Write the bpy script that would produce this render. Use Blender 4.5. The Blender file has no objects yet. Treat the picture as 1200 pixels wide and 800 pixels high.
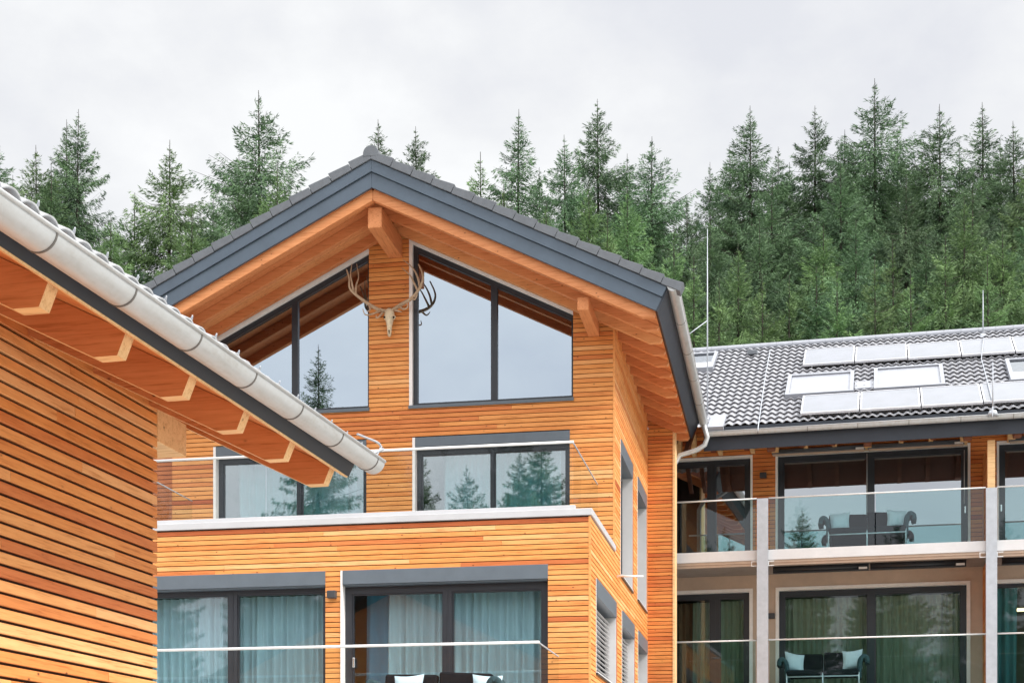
import bpy, math, random
import numpy as np
from mathutils import Vector
random.seed(7); np.random.seed(7)
R = math.radians
sc = bpy.context.scene
COL = sc.collection
EYE = 1.6
FPX, HZ, CX = 1800.0, 967.0, 600.0        # focal length in photo pixels, horizon row, centre column

# ------------------------------------------------------------------ frames
class Frame:
    def __init__(s, deg):
        s.t = R(deg); s.c = math.cos(s.t); s.s = math.sin(s.t)
    def world(s, p):
        return Vector((p[0]*s.c + p[1]*s.s, -p[0]*s.s + p[1]*s.c, p[2] + EYE))
    def ray(s, u, v=HZ):
        k = (u-CX)/FPX
        return Vector((k*s.c - s.s, k*s.s + s.c, (HZ-v)/FPX))
    def onY(s, u, v, Y):
        r = s.ray(u, v); return r*(Y/r.y)
    def onX(s, u, v, X):
        r = s.ray(u, v); return r*(X/r.x)
    def onP(s, u, v, P, n):
        r = s.ray(u, v); return r*(Vector(P).dot(Vector(n))/r.dot(Vector(n)))
A = Frame(10.45)       # gabled house
B = Frame(13.30)       # wing behind and lodge in the foreground
W = Frame(0.0)

ORG = {}; FRM = {}
def tag(o, label=None, cat=None, group=None, kind=None):
    if label: o['label'] = label
    if cat: o['category'] = cat
    if group: o['group'] = group
    if kind: o['kind'] = kind
    return o
def empty(name, F, org, label=None, cat=None, group=None):
    o = bpy.data.objects.new(name, None); COL.objects.link(o)
    o.empty_display_size = .3
    o.location = F.world(org); o.rotation_euler = (0, 0, -F.t)
    ORG[o] = Vector(org); FRM[o] = F
    return tag(o, label, cat, group)

class MB:
    def __init__(s):
        s.v = []; s.f = []; s.m = []; s.t = []; s.sm = []
    def add(s, vs, fs, mi=0, tint=0.5, smooth=False):
        b = len(s.v); s.v += [tuple(p) for p in vs]
        for f in fs:
            s.f.append([b+i for i in f]); s.m.append(mi); s.t.append(tint); s.sm.append(smooth)
        return s
    def hexa(s, p, mi=0, tint=.5):        # 8 points: bottom ring 0-3, top ring 4-7
        return s.add(p, [(0,3,2,1),(4,5,6,7),(0,1,5,4),(1,2,6,5),(2,3,7,6),(3,0,4,7)], mi, tint)
    def box(s, x0, x1, y0, y1, z0, z1, mi=0, tint=.5):
        return s.hexa([(x0,y0,z0),(x1,y0,z0),(x1,y1,z0),(x0,y1,z0),(x0,y0,z1),(x1,y0,z1),(x1,y1,z1),(x0,y1,z1)], mi, tint)
    def prism_y(s, poly, y0, y1, mi=0, tint=.5):   # poly of (x,z)
        n = len(poly)
        vs = [(x,y0,z) for x,z in poly] + [(x,y1,z) for x,z in poly]
        fs = [tuple(range(n)), tuple(range(2*n-1, n-1, -1))]
        fs += [(i, i+n, (i+1)%n+n, (i+1)%n) for i in range(n)]
        return s.add(vs, fs, mi, tint)
    def prism_x(s, poly, x0, x1, mi=0, tint=.5):   # poly of (y,z)
        n = len(poly)
        vs = [(x0,y,z) for y,z in poly] + [(x1,y,z) for y,z in poly]
        fs = [tuple(range(n)), tuple(range(2*n-1, n-1, -1))]
        fs += [(i, i+n, (i+1)%n+n, (i+1)%n) for i in range(n)]
        return s.add(vs, fs, mi, tint)
    def tube(s, pts, r, n=8, mi=0, tint=.5, cap=True):
        pts = [Vector(p) for p in pts]
        rs = r if isinstance(r, (list, tuple)) else [r]*len(pts)
        rings = []; up = None
        for i, p in enumerate(pts):
            d = (pts[min(i+1, len(pts)-1)] - pts[max(i-1, 0)]).normalized()
            if up is None:
                up = Vector((0,0,1)) if abs(d.z) < .9 else Vector((1,0,0))
            a = d.cross(up).normalized(); b = a.cross(d).normalized(); up = b
            rings.append([p + (a*math.cos(2*math.pi*k/n) + b*math.sin(2*math.pi*k/n))*rs[i] for k in range(n)])
        vs = [q for rg in rings for q in rg]; fs = []
        for i in range(len(pts)-1):
            for k in range(n):
                fs.append((i*n+k, i*n+(k+1)%n, (i+1)*n+(k+1)%n, (i+1)*n+k))
        s.add(vs, fs, mi, tint, True)
        if cap:
            b = len(s.v)-len(vs)
            s.f.append([b+k for k in range(n)][::-1]); s.m.append(mi); s.t.append(tint); s.sm.append(False)
            s.f.append([b+(len(pts)-1)*n+k for k in range(n)]); s.m.append(mi); s.t.append(tint); s.sm.append(False)
        return s
    def build(s, name, mats, parent=None, F=None, org=None, bevel=0):
        if not isinstance(mats, (list, tuple)): mats = [mats]
        if parent is not None: o_ = ORG[parent]; F = FRM[parent]
        else:
            if org is None:
                xs = np.array(s.v); org = ((xs[:,0].min()+xs[:,0].max())/2, (xs[:,1].min()+xs[:,1].max())/2, xs[:,2].min())
            o_ = Vector(org)
        me = bpy.data.meshes.new(name)
        me.from_pydata([(x-o_.x, y-o_.y, z-o_.z) for x,y,z in s.v], [], s.f)
        for m in mats: me.materials.append(m)
        me.polygons.foreach_set('material_index', s.m)
        me.polygons.foreach_set('use_smooth', s.sm)
        at = me.attributes.new('tint', 'FLOAT', 'FACE'); at.data.foreach_set('value', s.t)
        me.update()
        o = bpy.data.objects.new(name, me); COL.objects.link(o)
        if parent is not None: o.parent = parent
        else: o.location = F.world(o_); o.rotation_euler = (0,0,-F.t)
        ORG[o] = o_; FRM[o] = F
        if bevel:
            b = o.modifiers.new('bevel', 'BEVEL'); b.width = bevel; b.segments = 2; b.limit_method = 'ANGLE'; b.angle_limit = R(40)
        return o

# ------------------------------------------------------------------ materials
def newmat(name):
    m = bpy.data.materials.new(name); m.use_nodes = True
    nt = m.node_tree; nt.nodes.clear()
    return m, nt, nt.nodes.new, nt.links.new
def mathn(nt, op, a, b=None, clamp=False):
    n = nt.nodes.new('ShaderNodeMath'); n.operation = op; n.use_clamp = clamp
    for i, x in enumerate((a, b)):
        if x is None: continue
        if isinstance(x, (int, float)): n.inputs[i].default_value = x
        else: nt.links.new(x, n.inputs[i])
    return n.outputs[0]
def mixc(nt, fac, a, b, typ='MIX'):
    n = nt.nodes.new('ShaderNodeMix'); n.data_type = 'RGBA'; n.blend_type = typ
    for sock, x in ((n.inputs[0], fac), (n.inputs[6], a), (n.inputs[7], b)):
        if isinstance(x, (int, float)): sock.default_value = x
        elif isinstance(x, tuple): sock.default_value = x+(1,) if len(x) == 3 else x
        else: nt.links.new(x, sock)
    return n.outputs[2]
def ramp(nt, fac, stops):
    n = nt.nodes.new('ShaderNodeValToRGB'); cr = n.color_ramp
    while len(cr.elements) < len(stops): cr.elements.new(.5)
    for e, (p, c) in zip(cr.elements, stops):
        e.position = p; e.color = c+(1,) if len(c) == 3 else c
    nt.links.new(fac, n.inputs[0]); return n.outputs[0]
def coords(nt, scale=(1,1,1), tint_off=False, src='Object'):
    tc = nt.nodes.new('ShaderNodeTexCoord'); v = tc.outputs[src]
    if tint_off:
        at = nt.nodes.new('ShaderNodeAttribute'); at.attribute_name = 'tint'
        vm = nt.nodes.new('ShaderNodeVectorMath'); vm.operation = 'MULTIPLY_ADD'
        cb = nt.nodes.new('ShaderNodeCombineXYZ')
        for i in range(3): nt.links.new(at.outputs['Fac'], cb.inputs[i])
        nt.links.new(cb.outputs[0], vm.inputs[0]); vm.inputs[1].default_value = (17.3, 29.1, 11.7)
        nt.links.new(v, vm.inputs[2]); v = vm.outputs[0]
    mp = nt.nodes.new('ShaderNodeMapping'); mp.inputs['Scale'].default_value = scale
    nt.links.new(v, mp.inputs[0]); return mp.outputs[0]
def noise(nt, vec, scale, detail=4, rough=.6):
    n = nt.nodes.new('ShaderNodeTexNoise'); n.inputs['Scale'].default_value = scale
    n.inputs['Detail'].default_value = detail; n.inputs['Roughness'].default_value = rough
    nt.links.new(vec, n.inputs['Vector']); return n.outputs['Fac']
def finish(m, nt, col, rough=.6, metal=0, spec=.5, bump=None, bstr=.3, bdist=.01, **kw):
    p = nt.nodes.new('ShaderNodeBsdfPrincipled'); o = nt.nodes.new('ShaderNodeOutputMaterial')
    if isinstance(col, tuple): p.inputs['Base Color'].default_value = col+(1,)
    else: nt.links.new(col, p.inputs['Base Color'])
    if isinstance(rough, (int, float)): p.inputs['Roughness'].default_value = rough
    else: nt.links.new(rough, p.inputs['Roughness'])
    p.inputs['Metallic'].default_value = metal; p.inputs['Specular IOR Level'].default_value = spec
    for k, v in kw.items(): p.inputs[k].default_value = v
    if bump is not None:
        b = nt.nodes.new('ShaderNodeBump'); b.inputs['Strength'].default_value = bstr; b.inputs['Distance'].default_value = bdist
        nt.links.new(bump, b.inputs['Height']); nt.links.new(b.outputs[0], p.inputs['Normal'])
    nt.links.new(p.outputs[0], o.inputs[0]); return m

def wood(name, axis, stops, knots=True, board=None, contrast=.8):
    m, nt, N, L = newmat(name)
    k = {'x': (1.2, 14, 14), 'y': (14, 1.2, 14), 'z': (14, 14, 1.2)}[axis]
    v = coords(nt, k, True)
    g = noise(nt, v, 2.2, 5, .65)
    k2 = {'x': (2.4, 60, 60), 'y': (60, 2.4, 60), 'z': (60, 60, 2.4)}[axis]
    g2 = noise(nt, coords(nt, k2, True), 1.5, 3, .6)
    at = N('ShaderNodeAttribute'); at.attribute_name = 'tint'
    base = ramp(nt, at.outputs['Fac'], stops)
    gm = mathn(nt, 'ADD', mathn(nt, 'MULTIPLY', g, .7), mathn(nt, 'MULTIPLY', g2, .5))
    gr = ramp(nt, gm, [(.42, (.62,.48,.36)), (.56, (.95,.92,.9)), (.62, (1,1,1)), (.78, (1.10,1.16,1.25))])
    col = mixc(nt, contrast, base, mixc(nt, 1.0, base, gr, 'MULTIPLY'))
    if knots:
        k3 = {'x': (7, 11, 11), 'y': (11, 7, 11), 'z': (11, 11, 7)}[axis]
        vv = coords(nt, k3, True)
        vo = N('ShaderNodeTexVoronoi'); vo.inputs['Scale'].default_value = 1.0; L(vv, vo.inputs['Vector'])
        kf = ramp(nt, vo.outputs['Distance'], [(.05, (1,1,1)), (.10, (.25,.25,.25)), (.17, (0,0,0))])
        sx_ = N('ShaderNodeSeparateColor'); L(vo.outputs['Color'], sx_.inputs[0])
        kg = mathn(nt, 'MULTIPLY', mathn(nt, 'MULTIPLY', kf, .9), mathn(nt, 'GREATER_THAN', sx_.outputs[0], .60))
        col = mixc(nt, kg, col, (.10,.03,.015))
    # slow weathering across the whole surface
    wv = noise(nt, coords(nt, (.6,.6,.6)), 1.3, 3, .6)
    col = mixc(nt, mathn(nt, 'MULTIPLY', ramp(nt, wv, [(.45,(0,0,0)), (.72,(1,1,1))]), .42), col, mixc(nt, 1.0, col, (.80,.70,.62), 'MULTIPLY'))
    return finish(m, nt, col, .55, spec=.25, bump=gm, bstr=.25, bdist=.004)
LARCH = [(0, (.46,.11,.035)), (.12, (.64,.20,.06)), (.5, (.79,.32,.090)), (.85, (.84,.39,.135)), (1, (.87,.46,.19))]
RED   = [(0, (.36,.085,.03)), (.5, (.60,.19,.06)), (1, (.72,.28,.10))]
GLU   = [(0, (.52,.18,.07)), (.5, (.68,.275,.11)), (1, (.80,.42,.18))]
M = {}
M['slat_x'] = wood('larch_slats_x', 'x', LARCH)
M['slat_y'] = wood('larch_slats_y', 'y', LARCH)
M['raft_x'] = wood('rafter_wood_x', 'x', GLU)
M['raft_y'] = wood('rafter_wood_y', 'y', GLU)
M['pale_z'] = wood('pale_end_wood', 'x', [(0, (.72,.38,.14)), (.5, (.84,.52,.24)), (1, (.90,.60,.31))], knots=True)
M['deck']   = wood('soffit_boards', 'y', [(0, (.12,.045,.03)), (1, (.26,.10,.05))])  # wood darkened so the shade under the wing eave is in its colour

def simple(name, col, rough=.6, metal=0, spec=.5, var=.12, scale=6, bump=.0, **kw):
    m, nt, N, L = newmat(name)
    n = noise(nt, coords(nt), scale, 5, .65)
    c = ramp(nt, n, [(.3, tuple(x*(1-var) for x in col)), (.7, tuple(min(1, x*(1+var)) for x in col))])
    r = mathn(nt, 'ADD', rough-.06, mathn(nt, 'MULTIPLY', n, .12))
    if bump: return finish(m, nt, c, r, metal, spec, bump=n, bstr=bump, bdist=.01, **kw)
    return finish(m, nt, c, r, metal, spec, **kw)
M['membrane'] = simple('dark_membrane', (.035,.018,.012), .9)
M['fascia']  = simple('slate_blue_fascia', (.070,.096,.128), .42, .0, .5, .10, 3)
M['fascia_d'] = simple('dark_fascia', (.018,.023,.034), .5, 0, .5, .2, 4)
M['frame']   = simple('anthracite_frame', (.026,.030,.038), .38, 0, .5, .1, 3)
M['box']     = simple('shutter_box_grey', (.115,.140,.165), .45, 0, .5, .08, 3)
M['white']   = simple('white_render', (.62,.61,.61), .7, 0, .3, .05, 4)
M['trim']    = simple('pale_trim', (.86,.82,.79), .6, 0, .3, .06, 6)
M['beige']   = simple('beige_plaster', (.55,.42,.33), .8, 0, .3, .08, 3)
M['soffit']  = simple('grey_soffit', (.30,.25,.22), .8, 0, .3, .12, 3)
M['ledge']   = simple('ledge_metal', (.54,.54,.55), .35, .0, .5, .06, 2)
M['post']    = simple('steel_post', (.43,.455,.49), .5, .2, .5, .10, 7)
M['steel']   = simple('brushed_steel', (.75,.75,.76), .25, .9, .5, .05, 20)
M['rail']    = simple('bright_handrail', (.78,.77,.76), .35, .1, .5, .05, 20)
M['interior'] = simple('interior_wall', (.30,.29,.28), .9, 0, .2, .1, 1)
M['lampd']   = simple('lamp_housing', (.05,.05,.055), .4)
M['bone']    = simple('antler_bone', (.50,.36,.24), .6, 0, .3, .22, 14, .3)
M['skull']   = simple('skull_bone', (.72,.60,.42), .6, 0, .3, .20, 18, .3)
M['cushd']   = simple('dark_cushion', (.012,.014,.017), .95, 0, .05, .25, 12)
M['pillow']  = simple('pale_pillow', (.50,.60,.65), .85, 0, .2, .05, 12)
M['blanket'] = simple('teal_blanket', (.035,.065,.075), .9, 0, .2, .3, 20)
M['panel']   = simple('solar_glass', (.30,.31,.34), .12, 0, 1.0, .04, 3, Coat_Weight=0) if False else None

# zinc gutter with soft blotches
m, nt, N, L = newmat('zinc_gutter')
n1 = noise(nt, coords(nt, (4, .7, 4)), 3, 6, .7)
n2 = noise(nt, coords(nt), 28, 4, .6)
c = ramp(nt, mathn(nt, 'ADD', mathn(nt, 'MULTIPLY', n1, .75), mathn(nt, 'MULTIPLY', n2, .25)),
         [(.30, (.42,.41,.39)), (.47, (.50,.51,.51)), (.70, (.56,.58,.60))])
M['zinc'] = finish(m, nt, c, .42, .25, .5, bump=n2, bstr=.05, bdist=.004)
M['zinc_seam'] = simple('zinc_seam', (.16,.15,.14), .5, .3)

# roof tiles, glazed anthracite
m, nt, N, L = newmat('glazed_roof_tiles')
n1 = noise(nt, coords(nt), 9, 4, .6)
c = ramp(nt, n1, [(.3, (.25,.25,.27)), (.7, (.42,.42,.44))])
M['tile'] = finish(m, nt, c, .24, 0, .8, **{'IOR': 1.9})
M['tile_m'] = simple('matt_verge_tiles', (.125,.135,.15), .6, 0, .4, .12, 10)
M['tile_l'] = simple('light_tile_edge', (.44,.45,.47), .45, 0, .5, .25, 9)
m, nt, N, L = newmat('solar_panel_glass')
n1 = noise(nt, coords(nt), 2, 3, .6)
c = ramp(nt, n1, [(.3, (.06,.07,.09)), (.7, (.10,.11,.14))])
M['solar'] = finish(m, nt, c, .16, 0, 1.0, **{'IOR': 2.0})
M['panelfr'] = simple('panel_frame', (.50,.50,.52), .4, .2)
M['lead'] = simple('pale_flashing', (.27,.28,.31), .4, .1, .5, .1, 5)

def glass(name, tint, refl, gcol=(.92,.96,1.0), edge=.35):
    m, nt, N, L = newmat(name)
    tr = N('ShaderNodeBsdfTransparent'); tr.inputs[0].default_value = tint+(1,)
    gl = N('ShaderNodeBsdfGlossy'); gl.inputs['Roughness'].default_value = .006; gl.inputs[0].default_value = gcol+(1,)
    lw = N('ShaderNodeLayerWeight'); lw.inputs[0].default_value = .35
    f = mathn(nt, 'ADD', refl, mathn(nt, 'MULTIPLY', lw.outputs['Fresnel'], edge))
    ge = N('ShaderNodeNewGeometry')
    f = mathn(nt, 'MULTIPLY', f, mathn(nt, 'SUBTRACT', 1.0, ge.outputs['Backfacing']), True)
    # slight waviness of the sheet
    b = N('ShaderNodeBump'); b.inputs['Strength'].default_value = .06; b.inputs['Distance'].default_value = .02
    L(noise(nt, coords(nt), .6, 0, .4), b.inputs['Height']); L(b.outputs[0], gl.inputs['Normal'])
    mx = N('ShaderNodeMixShader'); L(f, mx.inputs[0]); L(tr.outputs[0], mx.inputs[1]); L(gl.outputs[0], mx.inputs[2])
    o = N('ShaderNodeOutputMaterial'); L(mx.outputs[0], o.inputs[0]); return m
M['g_gable'] = glass('gable_window_glass', (.42,.46,.50), .48, (.78,.89,1.0))
M['g_door']  = glass('door_glass', (.78,.89,.92), .11)
M['g_door2']  = glass('upper_door_glass', (.62,.82,.84), .34)
M['g_wing']  = glass('wing_door_glass', (.38,.48,.48), .36)
M['g_wingl']  = glass('lower_wing_door_glass', (.76,.82,.77), .06, edge=.15)
M['g_rail']  = glass('railing_glass', (.93,.96,.955), .02, edge=.10)
M['g_railw']  = glass('wing_railing_glass', (.78,.90,.90), .05, edge=.12)
M['g_dark']  = glass('side_window_glass', (.25,.28,.30), .25)

def cloth(name, col, trans=.2):
    m, nt, N, L = newmat(name)
    n = noise(nt, coords(nt, (30,30,3)), 1.2, 3, .6)
    c = ramp(nt, n, [(.3, tuple(x*.88 for x in col)), (.7, col)])
    d = N('ShaderNodeBsdfDiffuse'); t = N('ShaderNodeBsdfTranslucent'); L(c, d.inputs[0]); L(c, t.inputs[0])
    mx = N('ShaderNodeMixShader'); mx.inputs[0].default_value = trans; L(d.outputs[0], mx.inputs[1]); L(t.outputs[0], mx.inputs[2])
    o = N('ShaderNodeOutputMaterial'); L(mx.outputs[0], o.inputs[0]); return m
M['sheer'] = cloth('sheer_curtain', (.88,.90,.90))
M['sheer2'] = cloth('sheer_curtain_green', (.74,.76,.70))
M['bluec'] = cloth('blue_curtain', (.20,.46,.60), .15)
M['redc'] = cloth('brown_curtain', (.45,.26,.20), .15)
m, nt, N, L = newmat('lamp_glow')
e = N('ShaderNodeEmission'); e.inputs[0].default_value = (1,.72,.35,1); e.inputs[1].default_value = 5
o = N('ShaderNodeOutputMaterial'); L(e.outputs[0], o.inputs[0]); M['glow'] = m

# ------------------------------------------------------------------ slatted walls
def slice_poly(poly, z):
    xs = []
    n = len(poly)
    for i in range(n):
        (x0, z0), (x1, z1) = poly[i], poly[(i+1) % n]
        if (z0 - z)*(z1 - z) < 0: xs.append(x0 + (x1-x0)*(z-z0)/(z1-z0))
    return (min(xs), max(xs)) if len(xs) >= 2 else None
def solid(outer, holes, z):
    s = slice_poly(outer, z)
    if not s: return []
    iv = [s]
    for h in holes:
        g = slice_poly(h, z)
        if not g: continue
        out = []
        for a, b in iv:
            if g[1] <= a or g[0] >= b: out.append((a, b)); continue
            if g[0] > a: out.append((a, g[0]))
            if g[1] < b: out.append((g[1], b))
        iv = out
    return iv
def slat_wall(name, parent, side, plane, outer, holes, pitch=.0766, gap=.010, depth=.032, mats=None, tintf=None, thick=.22, rnd=None, inset=0):
    """side 'front': faces -Y at Y=plane, s=X ; side 'right': faces +X at X=plane, s=Y"""
    rnd = rnd or random.Random(hash(name) % 1000 + 3)
    mb = MB()
    if side == 'front': mp = lambda s, d, z: (s, plane-d, z)
    else: mp = lambda s, d, z: (plane+d, s, z)
    zs = [p[1] for p in outer]; z = min(zs); zt = max(zs); row = 0
    while z < zt - .01:
        z1 = min(z+pitch, zt); e = .002
        lo, hi = solid(outer, holes, z+e), solid(outer, holes, z1-e)
        if len(lo) != len(hi):
            mid = solid(outer, holes, (z+z1)/2); lo = hi = mid
        for (a0, b0), (a1, b1) in zip(lo, hi):
            if min(b0-a0, b1-a1) < .01: continue
            # sheathing behind
            pts = [mp(a0,-thick,z), mp(b0,-thick,z), mp(b0,-.002,z), mp(a0,-.002,z), mp(a1,-thick,z1), mp(b1,-thick,z1), mp(b1,-.002,z1), mp(a1,-.002,z1)]
            mb.hexa(pts, 1, .5)
            # boards with joints
            L = b0-a0; cuts = [0.0]; x = rnd.uniform(.6, 4.2)
            while x < L-.5: cuts.append(x/L); x += rnd.uniform(2.2, 4.5)
            cuts.append(1.0)
            zb, zu = z, z1-gap
            if zu - zb < .01: continue
            for c0, c1 in zip(cuts[:-1], cuts[1:]):
                t = tintf(row, rnd, z) if tintf else min(1, max(0, rnd.gauss(.52, .22)))
                jd = rnd.uniform(-.0015, .0015); g = .0015
                sa0 = a0+(b0-a0)*c0+(g if c0 > 0 else 0); sb0 = a0+(b0-a0)*c1-(g if c1 < 1 else 0)
                sa1 = a1+(b1-a1)*c0+(g if c0 > 0 else 0); sb1 = a1+(b1-a1)*c1-(g if c1 < 1 else 0)
                D = depth+jd; ch = .004
                prof = [(.0, zb+.004), (D-ch, zb), (D, zb+ch), (D-.002, zu-ch-.001), (D-.002-ch, zu), (.0, zu)]
                def sx(q, zz, lo_, hi_): return lo_ + (hi_-lo_)*(zz-zb)/max(1e-6, (zu-zb))
                va = [mp(sx(0, zz, sa0, sa1), d, zz) for d, zz in prof]
                vb = [mp(sx(0, zz, sb0, sb1), d, zz) for d, zz in prof]
                n = 6
                fs = [tuple(range(n)), tuple(range(2*n-1, n-1, -1))] + [(i, i+n, (i+1)%n+n, (i+1)%n) for i in range(n)]
                mb.add(va+vb, fs, 0, t)
        z = z1; row += 1
    return mb.build(name, mats or [M['slat_x' if side == 'front' else 'slat_y'], M['membrane']], parent)

def plain_wall(name, parent, Y, outer, holes, mat, thick=.2, step=.0):
    mb = MB(); zs = sorted(set([p[1] for p in outer] + [p[1] for h in holes for p in h]))
    for z, z1 in zip(zs[:-1], zs[1:]):
        for a, b in solid(outer, holes, (z+z1)/2): mb.box(a, b, Y, Y+thick, z, z1)
    return mb.build(name, mat, parent)

def tiles(name, parent, side, eave, s0, s1, run, zeave, tan, mat, period=.17, course=.34, amp=.022, lip=.035, per=8, smooth=False, mono=False):
    """roof covering; side '+x': eave at X=eave falls towards +X, runs along Y; side '-y': eave at Y=eave falls towards -Y, runs along X; '-x'"""
    cosp = 1/math.sqrt(1+tan*tan); nx, nz = tan*cosp, cosp
    ns = int((s1-s0)/period*per); ss = np.linspace(s0, s1, ns+1)
    ph = ((ss-s0)/period) % 1.0
    h = amp*(np.where(ph < .62, np.sin(np.pi*ph/.62), -.55*np.sin(np.pi*(ph-.62)/.38)))
    if mono: h = amp*np.abs(np.sin(np.pi*ph))**.7
    nc = int(math.ceil(run/(course*cosp)))
    rows = []
    for j in range(nc):
        a = j*course*cosp; b = min((j+1)*course*cosp, run)
        rows.append((a+.05, lip-.016)); rows.append((a+.001, lip-.013)); rows.append((a, lip)); rows.append((b+.055 if b < run-.06 else b, .003))
    vs = []
    for t, l in rows:
        for k in range(len(ss)):
            hh = h[k] + l
            dn = t - hh*nx; z = zeave + t*tan + hh*nz
            if side == '+x': vs.append((eave-dn, ss[k], z))
            elif side == '-x': vs.append((eave+dn, ss[k], z))
            else: vs.append((ss[k], eave+dn, z))
    n = len(ss); fs = []
    for r in range(len(rows)-1):
        for k in range(n-1):
            f = (r*n+k, r*n+k+1, (r+1)*n+k+1, (r+1)*n+k)
            if side in ('+x',): f = f[::1]
            fs.append(f if side != '+x' else f[::-1] if False else f)
    mb = MB(); mb.add(vs, fs, 0, .5, smooth)
    return mb.build(name, mat, parent)

def half_gutter(name, parent, axis, c0, c1, r, mats, seams=(), closed=True, wall=.006, seam_part=True):
    """half-round gutter from c0 to c1 (centre points at rim level), axis 'y' or 'x' """
    mb = MB(); n = 14; c0 = Vector(c0); c1 = Vector(c1)
    def ring(c, rr, off=0):
        out = []
        for k in range(n+1):
            a = math.pi + math.pi*k/n
            dx, dz = math.cos(a)*rr, math.sin(a)*rr
            out.append((c.x+dx, c.y, c.z+dz) if axis == 'y' else (c.x, c.y+dx, c.z+dz))
        return out
    O0, O1, I0, I1 = ring(c0, r), ring(c1, r), ring(c0, r-wall), ring(c1, r-wall)
    m1 = n+1
    mb.add(O0+O1, [(k, k+1, m1+k+1, m1+k) for k in range(n)], 0, .5, True)
    mb.add(I0+I1, [(k, m1+k, m1+k+1, k+1) for k in range(n)], 0, .5, True)
    for e in (0, n): mb.add([O0[e], O1[e], I1[e], I0[e]], [(0,1,2,3)], 0)
    if closed:
        for O in (O0, O1): mb.add(O, [tuple(range(n+1))], 0)
    # rolled outer bead
    s = 1
    for sgn in (-1, 1):
        p0 = c0 + (Vector((sgn*r,0,0)) if axis == 'y' else Vector((0,sgn*r,0)))
        p1 = c1 + (Vector((sgn*r,0,0)) if axis == 'y' else Vector((0,sgn*r,0)))
        mb.tube([p0, p1], .011, 8)
    g = mb.build(name, mats[0], parent)
    for t in seams:
        c = c0.lerp(c1, t); sb = MB(); d = (c1-c0).normalized()*.006
        R0 = ring(c-d, r+.004); R1 = ring(c+d, r+.004)
        sb.add(R0+R1, [(k, k+1, m1+k+1, m1+k) for k in range(n)], 0, .5, True)
        R2 = ring(c-d, r-.001); R3 = ring(c+d, r-.001)
        sb.add(R0+R2, [(k, m1+k, m1+k+1, k+1) for k in range(n)], 0); sb.add(R1+R3, [(k, k+1, m1+k+1, m1+k) for k in range(n)], 0)
        sb.build('gutter_bracket', mats[1], g)
    return g

# ------------------------------------------------------------------ doors, windows, curtains
def front_door(parent, Y, x0, x1, z0, z1, mulls, gm, recess=.10, fw=.075, name='terrace_door', trim=None, trimw=.05, handle=None, box=None, sash=.05, proud=.034):
    """glazed opening facing -Y; frame mesh with panes as sub-parts"""
    if trim:
        tb = MB(); w = trimw; p = proud+.008
        if 'l' in trim: tb.box(x0-.002, x0+w, Y-p, Y+recess+.06, z0, z1)
        if 'r' in trim: tb.box(x1-w, x1+.002, Y-p, Y+recess+.06, z0, z1)
        if 't' in trim: tb.box(x0+(w if 'l' in trim else 0)+.001, x1-(w if 'r' in trim else 0)-.001, Y-p+.002, Y+recess+.06, z1-w, z1+.002)
        tb.build('reveal_trim', M['trim'], parent)
        if 'l' in trim: x0 += w+.002
        if 'r' in trim: x1 -= w+.002
        if 't' in trim: z1 -= w+.002
    if box:
        bb = MB(); bb.box(x0, x1, Y-proud-.012, Y+recess+.05, z1-box, z1)
        bb.box(x0+.01, x1-.01, Y-proud+.01, Y+recess+.04, z1-box-.02, z1-box-.001)
        bb.build('shutter_box', M['box'], parent, bevel=.004); z1 -= box+.022
    Yf = Y+recess; fb = MB(); d0, d1 = Yf, Yf+.09
    fb.box(x0, x0+fw, d0, d1, z0, z1); fb.box(x1-fw, x1, d0, d1, z0, z1)
    fb.box(x0+fw, x1-fw, d0+.002, d1, z1-fw, z1); fb.box(x0+fw, x1-fw, d0+.002, d1, z0, z0+fw)
    edges = [x0+fw]
    for mx, mw in mulls:
        fb.box(mx-mw/2, mx+mw/2, d0-.004, d1, z0+fw, z1-fw); fb.box(mx-.006, mx+.006, d0-.012, d0-.004, z0+fw, z1-fw)
        edges += [mx-mw/2, mx+mw/2]
    edges.append(x1-fw)
    # inner sash rebate
    for a, b in zip(edges[0::2], edges[1::2]):
        s = .022
        fb.box(a, a+s, d0+.02, d1-.01, z0+fw, z1-fw); fb.box(b-s, b, d0+.02, d1-.01, z0+fw, z1-fw)
        fb.box(a+s, b-s, d0+.022, d1-.01, z1-fw-s, z1-fw); fb.box(a+s, b-s, d0+.022, d1-.01, z0+fw, z0+fw+s)
    fo = fb.build(name, M['frame'], parent)
    for a, b in zip(edges[0::2], edges[1::2]):
        MB().box(a+.02, b-.02, d0+.045, d0+.053, z0+fw+.02, z1-fw-.02).build('pane', gm, fo)
    if handle is not None:
        hx, hz = handle
        MB().box(hx-.017, hx+.017, d0-.03, d0-.002, hz-.075, hz+.075).build('handle', M['steel'], fo, bevel=.006)
    return fo
def room(parent, x0, x1, y0, y1, z0, z1, mat=None):
    mb = MB(); t = .05
    mb.box(x0-t, x1+t, y1, y1+t, z0, z1); mb.box(x0-t, x0, y0, y1-.001, z0, z1); mb.box(x1, x1+t, y0, y1-.001, z0, z1)
    mb.box(x0-t, x1+t, y0, y1+t, z1+.001, z1+t); mb.box(x0-t, x1+t, y0, y1+t, z0-t, z0-.001)
    return mb.build('room_interior', mat or M['interior'], parent)
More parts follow.
